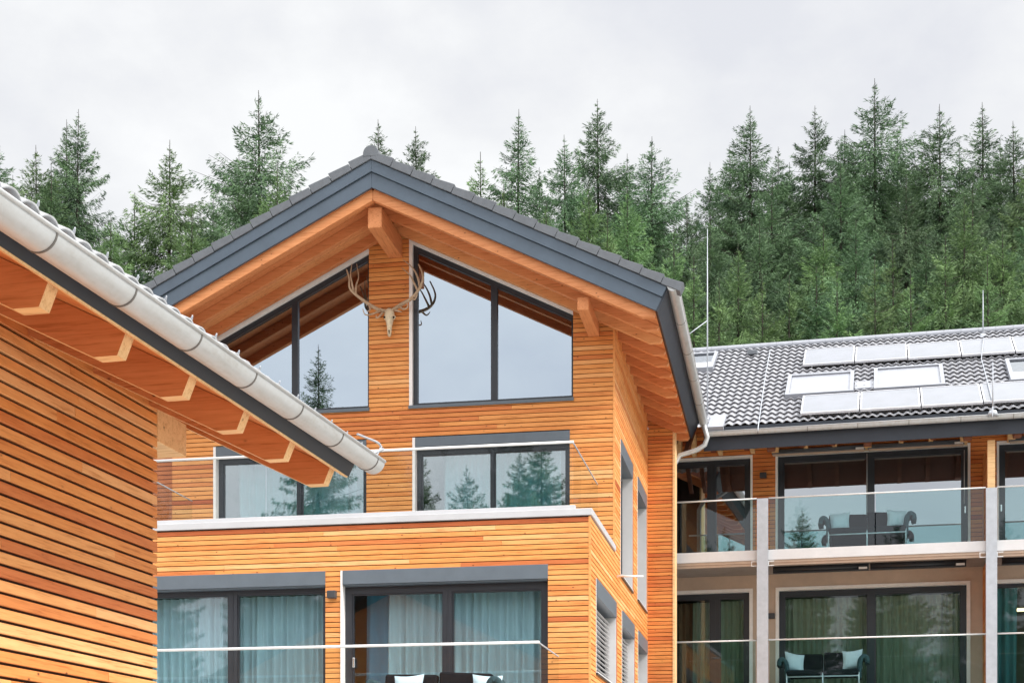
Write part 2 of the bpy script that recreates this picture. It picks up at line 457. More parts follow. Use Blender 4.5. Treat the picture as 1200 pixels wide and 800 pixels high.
def curtain(F, x0, x1, Y, z0, z1, mat, label, group, seed=0, folds=.13, gather=0, amp=.055):
    rn = random.Random(seed); n = int((x1-x0)/folds*10); nz = 10
    phs = rn.uniform(0, 6); vs = []
    for j in range(nz+1):
        w = j/nz; z = z1+(z0-z1)*w
        for k in range(n+1):
            s = k/n; x = x0+(x1-x0)*s
            if gather: x = x0+(x1-x0)*s*(1+gather*w*0) + gather*(1-s)*math.sin(w*math.pi/2)*.0
            a = (x-x0)/folds*2*math.pi
            y = Y + amp*math.sin(a+phs+.6*math.sin(a*.23+phs))*(.6+.5*w) + .018*math.sin(a*.37+w*1.5+seed) + .012*math.sin(a*2.3)*w
            vs.append((x+.012*math.sin(a*.5+w*2.5+seed), y, z))
    fs = [(j*(n+1)+k, j*(n+1)+k+1, (j+1)*(n+1)+k+1, (j+1)*(n+1)+k) for j in range(nz) for k in range(n)]
    mb = MB(); mb.add(vs, fs, 0, .5, True)
    o = mb.build('curtain', mat, None, F)
    return tag(o, label, 'curtain', group)

def glass_rail(parent, pts, z0, z1, name='glass_railing', railr=.02, gm='g_rail'):
    """pts: list of (x,y) corners; each run its own pane"""
    mb = MB()
    for (xa, ya), (xb, yb) in zip(pts[:-1], pts[1:]):
        if abs(xa-xb) < .05: mb.box(xa-.008, xa+.008, min(ya, yb), max(ya, yb)-.001, z1-.012, z1+.004, 1)
        else: mb.tube([(xa-.01, ya, z1), (xb+.01, yb, z1)], railr, 8)
    hr = mb.build(name, [M['rail'], M['post']], parent)
    for (xa, ya), (xb, yb) in zip(pts[:-1], pts[1:]):
        L = math.hypot(xb-xa, yb-ya); k = max(1, int(round(L/2.2))) ; dx, dy = (xb-xa)/L, (yb-ya)/L
        nx, ny = dy, -dx
        if ny > 0.5: nx, ny = -nx, -ny
        if abs(nx) > .5 and nx < 0: nx, ny = -nx, -ny
        for i in range(k):
            a = L*i/k+.012; b = L*(i+1)/k-.012; t = .007
            q = [(xa+dx*s+nx*o, ya+dy*s+ny*o) for s, o in ((a, t), (b, t), (b, -t), (a, -t))]
            ar = sum(q[i2][0]*q[(i2+1)%4][1]-q[(i2+1)%4][0]*q[i2][1] for i2 in range(4))
            if ar < 0: q = q[::-1]
            MB().hexa([(x, y, z0) for x, y in q]+[(x, y, z1-.012) for x, y in q]).build('glass_pane', M[gm], hr)
    return hr

# =================================================================== GABLED HOUSE (frame A)
XS, Y1, Y2, Y3 = -2.975, 22.33, 25.38, 31.18
XR, ZR, TAN = -6.677, 10.235, .494
XE = -2.12; YR = 23.80; YB = 31.75
XLW = -10.72                   # left wall plane
XEL = 2*XR-XE
GZ = -EYE
def soff(x): return ZR - TAN*abs(x-XR)
CP = 1/math.sqrt(1+TAN*TAN); SP = TAN*CP
T = .39
house = empty('chalet', A, (-6.7, 27, GZ), 'large larch-clad chalet with a slate blue gable roof and balconies', 'house')

ZL0, ZL1 = 4.54, 4.64            # ledge
xu0, xu1 = A.onY(484,0,Y2).x, A.onY(668,0,Y2).x
zu_top = A.onY(487,513,Y2).z
xv0, xv1 = A.onY(251,0,Y2).x, A.onY(430,0,Y2).x
xl0, xl1 = A.onY(400,0,Y1).x, A.onY(642.5,0,Y1).x
xk0, xk1 = A.onY(150,0,Y1).x, A.onY(382,0,Y1).x
zl_top = A.onY(642.5,661,Y1).z
gw = [(-6.45,-3.64,'r'), (-10.0,-7.16,'l')]
zgb = 7.10
holes_up = [[(a, zgb), (b, zgb), (b, soff(b)-.12), (a, soff(a)-.12)] for a, b, s in gw]
holes_up += [[(xu0, ZL1-.02), (xu1, ZL1-.02), (xu1, zu_top), (xu0, zu_top)], [(xv0, ZL1-.02), (xv1, ZL1-.02), (xv1, zu_top), (xv0, zu_top)]]
outer_up = [(XLW, ZL1-.03), (XS, ZL1-.03), (XS, soff(XS)-.01), (XR, ZR-.01), (XLW, soff(XLW)-.01)]
slat_wall('upper_wall', house, 'front', Y2, outer_up, holes_up)
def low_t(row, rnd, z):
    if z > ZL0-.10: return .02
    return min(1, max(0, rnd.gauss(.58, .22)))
ZFL = 1.30
outer_lo = [(XLW, GZ), (XS, GZ), (XS, ZL0-.005), (XLW, ZL0-.005)]
holes_lo = [[(xl0, ZFL), (xl1, ZFL), (xl1, zl_top), (xl0, zl_top)], [(xk0, ZFL), (xk1, ZFL), (xk1, zl_top), (xk0, zl_top)]]
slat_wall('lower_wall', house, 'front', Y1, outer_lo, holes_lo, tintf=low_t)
# side wall, two heights, its openings
def yX(u, X=XS): return A.onX(u, 0, X).y
side_hi = [(725, 739), (745, 755.5)]
side_lo = [(696, 719.5), (726.5, 741), (745.6, 756.5)]
zsu0, zsu1 = 4.29, 6.62; zsl0, zsl1 = 2.30, 3.72
H_hi = [[(yX(a), zsu0), (yX(b), zsu0), (yX(b), zsu1), (yX(a), zsu1)] for a, b in side_hi]
H_lo = [[(yX(a), zsl0), (yX(b), zsl0), (yX(b), zsl1), (yX(a), zsl1)] for a, b in side_lo]
def side_t(row, rnd, z): return min(1, max(0, rnd.gauss(.68, .2)))
slat_wall('side_wall', house, 'right', XS, [(Y1+.0, GZ), (Y3+.0, GZ), (Y3, ZL0-.005), (Y1, ZL0-.005)], H_lo+[[(yX(a), zsu0), (yX(b), zsu0), (yX(b), 5), (yX(a), 5)] for a, b in side_hi], tintf=side_t)
slat_wall('side_wall', house, 'right', XS, [(Y2, ZL0-.004), (Y3, ZL0-.004), (Y3, soff(XS)-.01), (Y2, soff(XS)-.01)], [[(a, zsu0), (b, zsu0), (b, zsu1), (a, zsu1)] for a, b in [(yX(p), yX(q)) for p, q in side_hi]], tintf=side_t)
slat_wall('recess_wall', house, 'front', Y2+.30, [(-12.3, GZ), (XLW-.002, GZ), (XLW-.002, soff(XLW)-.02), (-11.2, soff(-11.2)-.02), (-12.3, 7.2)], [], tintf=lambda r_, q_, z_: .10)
# projecting slatted pier at the rear corner
XP = -2.44
def pier_t(row, rnd, z): return min(1, max(0, rnd.gauss(.36, .14)))
slat_wall('pier_wall', house, 'front', Y3, [(XS+.036, GZ), (XP, GZ), (XP, soff(XP)-.01), (XS+.036, soff(XS)-.01)], [], tintf=pier_t)
MB().box(XP+.001, XP+.045, Y3-.04, Y3+.50, GZ, soff(XP)-.02, 0, .95).build('corner_board', M['pale_z'], house)
# corner fillets so that slat ends butt against something
MB().box(XS+.001, XS+.033, Y1-.034, Y1-.001, GZ, ZL0-.01, 0, .75).build('corner_board', M['slat_y'], house)
MB().box(XS+.001, XS+.033, Y2-.034, Y2-.001, ZL1, soff(XS)-.03, 0, .75).build('corner_board', M['slat_y'], house)
# left wall + back wall, plain boarded
bk = MB(); bk.box(XLW-.0, XLW+.2, Y1+.01, Y3, GZ, ZL0-.01); bk.box(XLW, XLW+.2, Y2+.23, YB-.3, ZL0, soff(XLW)-.01)
bk.prism_y([(XLW+.2, GZ), (XS-.23, GZ), (XS-.23, soff(XS-.23)-.02), (XR, ZR-.02), (XLW+.2, soff(XLW+.2)-.02)], YB-.5, YB-.3)
bk.build('rear_wall', M['slat_y'], house)
# ledge with metal capping and balcony floor
lb = MB()
lb.box(XLW-.05, XS+.055, Y1-.055, Y1+.30, ZL0, ZL1); lb.box(XS-.25, XS+.055, Y1+.301, Y2-.04, ZL0, ZL1)
lb.build('ledge_capping', M['ledge'], house, bevel=.006)
MB().box(XLW, XS-.251, Y1+.301, Y2-.04, ZL0-.1, ZL1-.03).build('balcony_floor', M['soffit'], house)
# upstand carrying the glass
xq = -3.23; yq = 22.47; xql = -10.35
MB().box(xql-.04, xq+.04, yq-.05, yq+.05, ZL1+.001, ZL1+.085).build('railing_base', M['ledge'], house, bevel=.004)
MB().box(xq-.04, xq+.04, yq+.051, Y2-.04, ZL1+.001, ZL1+.05).build('railing_base', M['ledge'], house)
ZUR = 5.665
glass_rail(house, [(xql, Y2-.04), (xql, yq), (xq, yq), (xq, Y2-.04)], ZL1+.05, ZUR)
# gable windows
for a, b, sgn in gw:
    if sgn == 'r': tl = lambda x: soff(x)-.12
    tl = lambda x: soff(x)-.12
    wl, wt = (.055, .10)
    tr = MB()
    p0 = Y2-.045; p1 = Y2+.15
    def slopebar(mb, xa, xb, off0, off1, ya, yb, **k):
        mb.hexa([(xa,ya,tl(xa)-off1),(xb,ya,tl(xb)-off1),(xb,yb,tl(xb)-off1),(xa,yb,tl(xa)-off1),
                 (xa,ya,tl(xa)-off0),(xb,ya,tl(xb)-off0),(xb,yb,tl(xb)-off0),(xa,yb,tl(xa)-off0)], **k)
    slopebar(tr, a, b, 0, wt, p0, p1)
    if sgn == 'r': tr.box(a, a+wl, p0+.001, p1, zgb, tl(a)-wt-.001 - (0 if sgn == 'r' else 0))
    tr.build('reveal_trim', M['trim'], house)
    fb = MB(); ya, yb = Y2+.03, Y2+.13; fw = .075
    xa, xb = (a+wl+.001, b) if sgn == 'r' else (a, b)
    slopebar(fb, xa, xb, wt+.001, wt+fw+.02, ya, yb)
    def vbar(x0, x1, yy=0):
        fb.hexa([(x0,ya+yy,zgb+.03),(x1,ya+yy,zgb+.03),(x1,yb,zgb+.03),(x0,yb,zgb+.03),
                 (x0,ya+yy,tl(x0)-wt-fw-.021),(x1,ya+yy,tl(x1)-wt-fw-.021),(x1,yb,tl(x1)-wt-fw-.021),(x0,yb,tl(x0)-wt-fw-.021)])
    vbar(xa, xa+fw); vbar(xb-.035, xb)
    mx = A.onY(579 if sgn == 'r' else 345.5, 0, Y2+.03).x; mw = .11
    vbar(mx-mw/2, mx+mw/2, -.003)
    fb.box(xa+fw+.001, mx-mw/2-.001, ya, yb, zgb+.03, zgb+.08); fb.box(mx+mw/2+.001, xb-.036, ya, yb, zgb+.03, zgb+.08)
    fo = fb.build('gable_window', M['frame'], house)
    MB().box(a-.01, b+.01, Y2-.06, Y2+.13, zgb-.025, zgb+.028).build('sill', M['box'], fo)
    for q0, q1 in ((xa+fw-.01, mx-mw/2+.01), (mx+mw/2-.01, xb-.03)):
        yp = Y2+.075; t = .008
        MB().hexa([(q0,yp,zgb+.07),(q1,yp,zgb+.07),(q1,yp+t,zgb+.07),(q0,yp+t,zgb+.07),
                   (q0,yp,tl(q0)-wt-fw-.01),(q1,yp,tl(q1)-wt-fw-.01),(q1,yp+t,tl(q1)-wt-fw-.01),(q0,yp+t,tl(q0)-wt-fw-.01)]).build('pane', M['g_gable'], fo)
# gallery room behind gable windows
gr = MB(); gr.prism_y([(XLW+.25, 6.75), (XS-.25, 6.75), (XS-.25, soff(XS-.25)-.03), (XR, ZR-.03), (XLW+.25, soff(XLW+.25)-.03)], Y2+4.0, Y2+4.1)
gr.box(XLW+.25, XS-.25, Y2+.25, Y2+4.0, 6.70, 6.75)
gr.box(XS-.27, XS-.25, Y2+.25, Y2+4, 6.75, soff(XS)-.2); gr.box(XLW+.25, XLW+.27, Y2+.25, Y2+4, 6.75, soff(XS)-.2)
for xa_, xb_ in ((XLW+.25, XR), (XR, XS-.25)):
    c0, c1 = soff(xa_)-.26, soff(xb_)-.26
    gr.hexa([(xa_,Y2+.24,c0),(xb_,Y2+.24,c1),(xb_,Y2+4,c1),(xa_,Y2+4,c0),(xa_,Y2+.24,c0+.03),(xb_,Y2+.24,c1+.03),(xb_,Y2+4,c1+.03),(xa_,Y2+4,c0+.03)])
gr.build('room_interior', M['interior'], house)
# upper terrace doors
ud = front_door(house, Y2, xu0, xu1, ZL1-.01, zu_top-.002, [(A.onY(577.5,0,Y2+.1).x, .05)], M['g_door2'], trim='l', trimw=.045, box=.165)
front_door(house, Y2, xv0, xv1, ZL1-.01, zu_top-.002, [(A.onY(351,0,Y2+.1).x, .07)], M['g_door2'], trim='l', trimw=.045, box=.165)
room(house, XLW+.3, XS-.3, Y2+.25, Y2+4, ZL1-.03, 6.6)
curtain(A, xu0+.45, xu1-.2, Y2+.42, ZL1, 6.35, M['sheer'], 'white sheer curtain in the upper right terrace door, behind the reflected firs', 'sheer curtains in the chalet terrace doors', 3, .14)
curtain(A, xv0+.32, xv1-.03, Y2+.42, ZL1, 6.35, M['sheer'], 'pale green looking sheer curtain in the upper left terrace door behind the lodge eave', 'sheer curtains in the chalet terrace doors', 5, .15)
# lower terrace doors
hx = A.onY(415,776,Y1+.1)
front_door(house, Y1, xl0, xl1, ZFL, zl_top-.002, [(A.onY(524.5,0,Y1+.1).x, .13)], M['g_door'], trim='l', trimw=.03, box=.21, fw=.105, handle=(hx.x, hx.z))
front_door(house, Y1, xk0, xk1, ZFL, zl_top-.002, [(A.onY(273,0,Y1+.1).x, .14)], M['g_door'], trim=None, box=.21, fw=.06)
room(house, XLW+.3, XS-.3, Y1+.25, Y1+5, ZFL-.02, 4.0)
xx = A.onY(455,0,Y1+.4).x
curtain(A, xl0+.2, xx-.05, Y1+.62, ZFL, 3.55, M['bluec'], 'teal blackout curtain drawn to the left of the lower right terrace door', 'heavy drapes at the terrace doors', 8, .22, amp=.05)
curtain(A, xx, xl1-.12, Y1+.42, ZFL, 3.55, M['sheer'], 'long white sheer curtain covering most of the lower right terrace door', 'sheer curtains in the chalet terrace doors', 9, .13)
curtain(A, xk0+.05, xk1-.05, Y1+.42, ZFL, 3.55, M['sheer'], 'white sheer curtain in the lower left terrace door beside the lodge wall', 'sheer curtains in the chalet terrace doors', 10, .12)
# lower balcony
ZLR = 2.487; YL = 20.53; xr2 = -3.42; ZLF = 1.28
MB().box(XLW, xr2+.1, YL-.1, Y1-.04, ZLF-.2, ZLF).build('balcony_floor', M['ledge'], house, bevel=.01)
glass_rail(house, [(XLW+.1, YL), (xr2, YL), (xr2, Y1-.04)], ZLF, ZLR)
# side windows
def side_window(u0, u1, z0, z1, blind):
    y0, y1 = yX(u0), yX(u1); rc = .15; X = XS
    wb = MB(); p = .036
    wb.box(X-rc-.08, X+p, y1-.03, y1+.002, z0, z1); wb.box(X-rc-.08, X+p, y0-.002, y0+.03, z0, z1)
    wb.box(X-rc-.08, X+p+.02, y0+.031, y1-.031, z0, z0+.02)
    wo = wb.build('window', M['white'], house)
    MB().box(X-rc, X+p+.012, y0+.031, y1-.031, z1-.26, z1-.002).build('shutter_box', M['box'], wo)
    fb = MB(); fx0, fx1 = X-rc-.07, X-rc; f = .06; zz = z1-.262
    fb.box(fx0, fx1, y0+.031, y0+.031+f, z0+.021, zz); fb.box(fx0, fx1, y1-.031-f, y1-.031, z0+.021, zz)
    fb.box(fx0, fx1, y0+.032+f, y1-.032-f, z0+.021, z0+.021+f); fb.box(fx0, fx1, y0+.032+f, y1-.032-f, zz-f, zz)
    fb.build('frame', M['frame'], wo)
    MB().box(fx0+.03, fx0+.038, y0+.03+f, y1-.03-f, z0+.02+f, zz-f).build('pane', M['g_dark'], wo)
    MB().box(X-rc-.02, X+.06, y0, y1, z0-.03, z0-.001).build('sill', M['frame'], wo)
    MB().box(X+.034, X+.045, y1+.003, y1+.09, z0, z1, 0, .05).build('red_reveal_board', M['raft_y'], wo)
    if blind:
        bb = MB(); z = z0+.10
        while z < zz-.03:
            bb.hexa([(X-rc+.02,y0+.04,z),(X-rc+.085,y0+.04,z-.022),(X-rc+.085,y1-.04,z-.022),(X-rc+.02,y1-.04,z),
                     (X-rc+.02,y0+.04,z+.004),(X-rc+.085,y0+.04,z-.018),(X-rc+.085,y1-.04,z-.018),(X-rc+.02,y1-.04,z+.004)])
            z += .075
        bb.build('blind', M['white'], wo)
for (a, b) in side_hi: side_window(a, b, zsu0, zsu1, False)
for i, (a, b) in enumerate(side_lo): side_window(a, b, zsl0, zsl1, i < 2)
# short steel rail standing off the corner
p = A.onY(719, 674.5, Y2+.3)
tb = MB(); tb.tube([(p.x, Y2+.3, p.z), (p.x+.50, Y2+.3, p.z-.02)], .016, 8); tb.tube([(XS, Y2+.3, p.z-.02), (p.x+.1, Y2+.3, p.z-.005)], .012, 8)
tb.build('window_guard_rail', M['rail'], house)

# roof: deck with soffit
dk = MB()
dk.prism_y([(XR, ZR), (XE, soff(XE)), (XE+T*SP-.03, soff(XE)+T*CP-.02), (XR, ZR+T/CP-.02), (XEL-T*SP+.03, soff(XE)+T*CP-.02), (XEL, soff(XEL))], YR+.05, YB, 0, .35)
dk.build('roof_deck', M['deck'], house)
# soffit boards: thin planks under the deck
sb = MB(); y = YR+.06; k = 0; rn = random.Random(4)
while y < YB-.02:
    w = .155; t_ = rn.uniform(.2, .8)
    for sg in (1, -1):
        xe = XR+sg*(abs(XE-XR)-.02); 
        sb.hexa([(XR+sg*.02,y,soff(XR+sg*.02)-.022),(xe,y,soff(xe)-.022),(xe,y+w,soff(xe)-.022),(XR+sg*.02,y+w,soff(XR+sg*.02)-.022),
                 (XR+sg*.02,y,soff(XR+sg*.02)-.002),(xe,y,soff(xe)-.002),(xe,y+w,soff(xe)-.002),(XR+sg*.02,y+w,soff(XR+sg*.02)-.002)], 0, t_)
    y += w+.005
sb.build('soffit_boards', M['raft_x'], house)
# rafters
RD = .19
for i in range(13):
    y = YR+.07+i*.645
    for sg in (1, -1):
        xt = XR+sg*(abs(XE-XR)-.045); xf = XR+sg*(abs(XE-XR)-.225); zb = soff(xf)-RD
        poly = [(XR+sg*.003, ZR-.024), (xt+sg*.03, soff(xt+sg*.03)-.024), (xt, zb), (xf, zb), (XR+sg*.003, ZR-RD-.004)]
        MB().prism_y(poly, y, y+.11, 0, rn.uniform(.25, .75)).build('rafter', M['raft_x'], house, bevel=.006)
# purlins
for xa, xb, zb in ((XR-.12, XR+.11, 9.65), (-3.38, -3.20, 8.12), (2*XR+3.20, 2*XR+3.38, 8.12)):
    zt = min(soff(xa), soff(xb))-RD-.005
    MB().prism_x([(24.0, zb+.0), (Y2-.035, zb), (Y2-.035, zt), (24.0, zt)], xa, xb, 0, .45).build('purlin', M['raft_y'], house, bevel=.008)
# rake fascia, two layers each side
def rake(x, off): return (x, soff(x)+off/CP)
for sg in (1, -1):
    for (o0, o1, yy0, yy1, nm) in ((-.012, .205, YR, YR+.05, 'rake_fascia'), (.208, .375, YR-.03, YR+.05, 'rake_fascia')):
        xe = XR+sg*abs(XE-XR)
        e0 = (xe+sg*o0*SP, soff(xe)+o0*CP); e1 = (xe+sg*o1*SP, soff(xe)+o1*CP)
        MB().prism_y([(XR+sg*.001, ZR+o0/CP), e0, e1, (XR+sg*.001, ZR+o1/CP)], yy0, yy1).build(nm, M['fascia'], house, bevel=.004)
    # drip lip below upper fascia
    xe = XR+sg*abs(XE-XR)
    # verge tiles
    vb = MB(); L = abs(XE-XR)/CP+.42*0+.17; n = int(L/.37)+2; 
    for k in range(n+1):
        s0 = -.20+k*.37; s1 = min(s0+.362, L+.05)
        if s0 >= L-.05: break
        l0, l1 = .0, .022
        def P(s, h): return (XR+sg*(s*CP+h*SP), ZR-s*SP+h*CP)
        b0, b1 = .378, .385; h0, h1 = .492, .528
        vb.prism_y([P(s0, b0), P(s1, b1), P(s1, h1), P(s0, h0)], YR-.055-.004*(k % 2)-.0015*(sg+1), YR+.20+.001*sg)
    vb.build('verge_tiles', M['tile_m'], house, bevel=.006)
# eave fascia (perpendicular to slope)
for sg in (1, -1):
    xe = XR+sg*abs(XE-XR); q = lambda o, a: (xe+sg*(o*SP+a*CP), soff(xe)+o*CP-a*SP)
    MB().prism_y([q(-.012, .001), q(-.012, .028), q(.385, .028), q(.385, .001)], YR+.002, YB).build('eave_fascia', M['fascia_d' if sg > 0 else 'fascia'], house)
# coverings
tiles('roof_tiles', house, '+x', XE+T*SP+.07, YR+.21, YB, (abs(XE-XR)+T*SP+.07), soff(XE)+T*CP+.03, TAN, M['tile'], course=.34, period=.3)
tiles('roof_tiles', house, '-x', XEL-T*SP-.07, YR+.21, YB, (abs(XE-XR)+T*SP+.07), soff(XE)+T*CP+.03, TAN, M['tile'], course=.34, period=.3)
# ridge caps
rc = MB(); y = YR-.06; k = 0
while y < YB:
    r = .128+.007*(k % 2); zc = ZR+T/CP+.075
    pts = [(XR+r*math.cos(a), zc+r*math.sin(a)) for a in np.linspace(-.35, math.pi+.35, 16)]
    rc.prism_y(pts, y, y+.40); y += .385; k += 1
rc.build('ridge_caps', M['tile_m'], house, bevel=.005)
# gutter and downpipe
gx = XE+T*SP+.088; gz = soff(XE)+T*CP-.01
g = half_gutter('gutter', house, 'y', (gx, YR-.04, gz+.01), (gx, YB+.05, gz-.03), .088, [M['zinc'], M['zinc_seam']], [.2, .4, .6, .8])
yb = YB-.05
a0 = A.onY(829, 512, yb); a1 = A.onY(826, 521, yb); a2 = A.onY(797, 533, yb); 
MB().tube([(gx, yb, gz-.06), tuple(a0), tuple(a1), tuple(A.onY(818,526.5,yb)), tuple(A.onY(806,530.5,yb)), tuple(a2), (a2.x-.12, yb, a2.z-.2), (a2.x-.12, yb, GZ)], .05, 12).build('downpipe', M['zinc'], house)

# wall lamp (fixed between the lower doors)
lp = A.onY(390.5, 696.5, Y1-.034)
lo = empty('wall_lamp', A, (lp.x, Y1-.034, lp.z-.07), 'small square dark wall lamp on the slats between the two lower terrace doors', 'lamp', 'wall lamps')
MB().box(lp.x-.055, lp.x+.055, Y1-.05, Y1-.034, lp.z-.06, lp.z+.06).build('back_plate', M['lampd'], lo)
MB().box(lp.x-.065, lp.x+.065, Y1-.16, Y1-.051, lp.z-.065, lp.z+.05).build('housing', M['lampd'], lo, bevel=.01)

# ------------------------------------------------------------------ antlers
def apt(zx, zy, out):          # zoomed coordinates of the detail view
    q = A.onY(380+zx/3.64, 260+zy/3.64, Y2-.034-out); return q
an = empty('antler_trophy', A, tuple(A.onY(456, 392, Y2-.04)), 'stag skull with wide pale antlers mounted on the slatted pier between gable windows', 'antlers')
sk = MB()
def ell(c, rx, ry, n=14): return [(c[0]+rx*math.cos(2*math.pi*k/n), c[1]+ry*math.sin(2*math.pi*k/n), c[2]) for k in range(n)]
secs = [(370, .03, .04, .06), (378, .075, .07, .08), (392, .088, .085, .10), (408, .085, .085, .11), (425, .062, .07, .11), (445, .045, .055, .10), (468, .036, .042, .085), (484, .030, .03, .07), (490, .012, .012, .06)]
rings = []
for zy, rx, ry, out in secs:
    c = apt(278, zy, out); rings.append(ell(c, rx, ry))
vs = [p for r_ in rings for p in r_]; n = 14
fs = [(i*n+k, (i+1)*n+k, (i+1)*n+(k+1)%n, i*n+(k+1)%n) for i in range(len(rings)-1) for k in range(n)]
fs += [tuple(range(n)), tuple(range(len(vs)-1, len(vs)-n-1, -1))]
sk.add(vs, fs, 0, .5, True)
for sg in (-1, 1):   # brow ridges and nasal gap
    c = apt(278+sg*17, 405, .17); sk.tube([c+Vector((0,0,.03)), c+Vector((sg*.02,.01,0)), c+Vector((sg*.012,.012,-.035))], [.012,.018,.01], 6)
sko = sk.build('skull', M['skull'], an)
for sg in (-1, 1):
    c = apt(278+sg*20, 408, .15)
    MB().tube([c+Vector((0,-.03,0)), c+Vector((0,.02,0))], .019, 10).build('eye_socket', M['membrane'], sko)
c = apt(278, 470, .115); MB().tube([c+Vector((0,-.02,.03)), c+Vector((0,-.02,-.03))], [.012,.006], 8).build('nasal_opening', M['membrane'], sko)
def smooth(pts, k=4):
    pts = [Vector(p) for p in pts]; out = []
    for i in range(len(pts)-1):
        p0, p1, p2, p3 = pts[max(i-1,0)], pts[i], pts[i+1], pts[min(i+2,len(pts)-1)]
        for j in range(k):
            t = j/k; out.append(.5*((2*p1)+(-p0+p2)*t+(2*p0-5*p1+4*p2-p3)*t*t+(-p0+3*p1-3*p2+p3)*t**3))
    out.append(pts[-1]); return out
def antler(beam, tines):
    mb = MB()
    P = smooth([apt(*b) for b in beam]); n = len(P)
    mb.tube(P, [.034-.023*(i/(n-1))**1.3 for i in range(n)], 9)
    for t in tines:
        P = smooth([apt(*b) for b in t]); n = len(P)
        mb.tube(P, [.022-.0165*(i/(n-1)) for i in range(n)], 8)
    mb.build('antler', M['bone'], an)
antler([(268,382,.08),(235,375,.12),(205,360,.18),(160,330,.28),(130,306,.34),(108,280,.38),(106,240,.36),(95,203,.30)],
       [[(134,310,.34),(136,270,.30),(146,235,.24),(138,178,.18)],[(124,300,.34),(118,262,.36),(112,225,.34),(118,178,.28)],
        [(240,378,.12),(212,390,.28),(176,396,.36),(164,370,.38)],[(250,384,.11),(236,402,.26),(222,410,.32),(222,398,.36)],
        [(190,350,.2),(196,372,.34),(182,384,.42)]])
antler([(290,378,.08),(328,352,.14),(372,326,.22),(398,296,.30),(416,262,.34),(420,225,.34),(402,180,.30)],
       [[(398,292,.30),(384,262,.28),(366,228,.24),(330,195,.20)],[(408,278,.32),(398,235,.30),(376,195,.26),(334,160,.22)],
        [(318,358,.13),(338,372,.28),(356,362,.36),(352,340,.38)],[(300,376,.1),(316,380,.24),(330,384,.32)],
        [(372,322,.22),(386,330,.30),(398,308,.34)]])

# ------------------------------------------------------------------ benches with cushions
def bench(F, x0, x1, yback, zf, label, nm=''):
    b = empty('outdoor_sofa', F, ((x0+x1)/2, yback-.4, zf), label, 'sofa', 'dark outdoor sofas on the balconies')
    w = x1-x0; yf = yback-.75
    fr = MB()
    for x in (x0+.04, (x0+x1)/2, x1-.04):
        fr.tube([(x, yf+.03, zf), (x, yf+.03, zf+.40)], .014, 8); fr.tube([(x, yback, zf), (x, yback, zf+.40), (x, yback+.10, zf+.80)], .014, 8)
        fr.tube([(x, yf+.03, zf+.33), (x, yback, zf+.33)], .012, 8)
    fr.tube([(x0+.04, yf+.03, zf+.33), (x1-.04, yf+.03, zf+.33)], .014, 8); fr.tube([(x0+.04, yback+.1, zf+.79), (x1-.04, yback+.1, zf+.79)], .014, 8)
    fr.build('frame', M['post'], b)
    for i in range(2):
        a = x0+.03+i*(w/2-.02); c = a+w/2-.04
        MB().box(a, c, yf, yback-.03, zf+.34, zf+.47, 0, .5).build('seat_cushion', M['cushd'], b, bevel=.04)
        sag = .02
        mb = MB(); mb.hexa([(a,yback-.14,zf+.47),(c,yback-.14,zf+.47),(c,yback-.01,zf+.47),(a,yback-.01,zf+.47),
                            (a,yback-.05,zf+.88+.03*(i==1)),(c,yback-.05,zf+.86),(c,yback+.08,zf+.86),(a,yback+.08,zf+.88)])
        mb.build('back_cushion', M['cushd'], b, bevel=.035)
    return b
def pillow(F, x, y, z, size, rot, label):
    mb = MB(); n = 8; vs = []; fs = []
    for side in (-1, 1):
        for j in range(n+1):
            for i in range(n+1):
                s, t = i/n*2-1, j/n*2-1
                pin = 1-.10*(s*s*(1-t*t)+t*t*(1-s*s))
                th = .09*((1-s*s)*(1-t*t))**.45
                vs.append((s*size/2*pin*math.cos(rot)-t*size/2*pin*math.sin(rot)*.0, side*th + t*.06, t*size/2*pin + s*size/2*math.sin(rot)))
    m1 = n+1
    for sd in (0, 1):
        for j in range(n):
            for i in range(n):
                q = [sd*m1*m1+j*m1+i, sd*m1*m1+j*m1+i+1, sd*m1*m1+(j+1)*m1+i+1, sd*m1*m1+(j+1)*m1+i]
                fs.append(q if sd == 0 else q[::-1])
    mb.add([(x+a, y+b, z+size/2+c) for a, b, c in vs], fs, 0, .5, True)
    return tag(mb.build('pillow', M['pillow'], None, F, (x, y, z)), label, 'pillow', 'pale pillows on the balcony sofas')
def blanket(F, x, y, z, s, label):
    mb = MB(); pts = smooth([(x-s*.06, y, z-.34), (x-s*.05, y, z-.06), (x-s*.01, y, z+.06), (x+s*.05, y, z+.10), (x+s*.10, y, z+.05), (x+s*.11, y, z-.03)], 5)
    vs = []; n = len(pts); mm = 6
    for i, p_ in enumerate(pts):
        for j in range(mm+1):
            vs.append((p_.x+.01*math.sin(j*2.1+i*.3), y+(j/mm-.5)*.5, p_.z+.008*math.sin(j*1.7)))
    fs = [(i*(mm+1)+j, i*(mm+1)+j+1, (i+1)*(mm+1)+j+1, (i+1)*(mm+1)+j) for i in range(n-1) for j in range(mm)]
    mb.add(vs, fs, 0, .5, True)
    o = mb.build('blanket', M['blanket'], None, F)
    so = o.modifiers.new('s', 'SOLIDIFY'); so.thickness = .09; so.offset = 0
    return tag(o, label, 'blanket', 'folded blankets over the sofa arms')

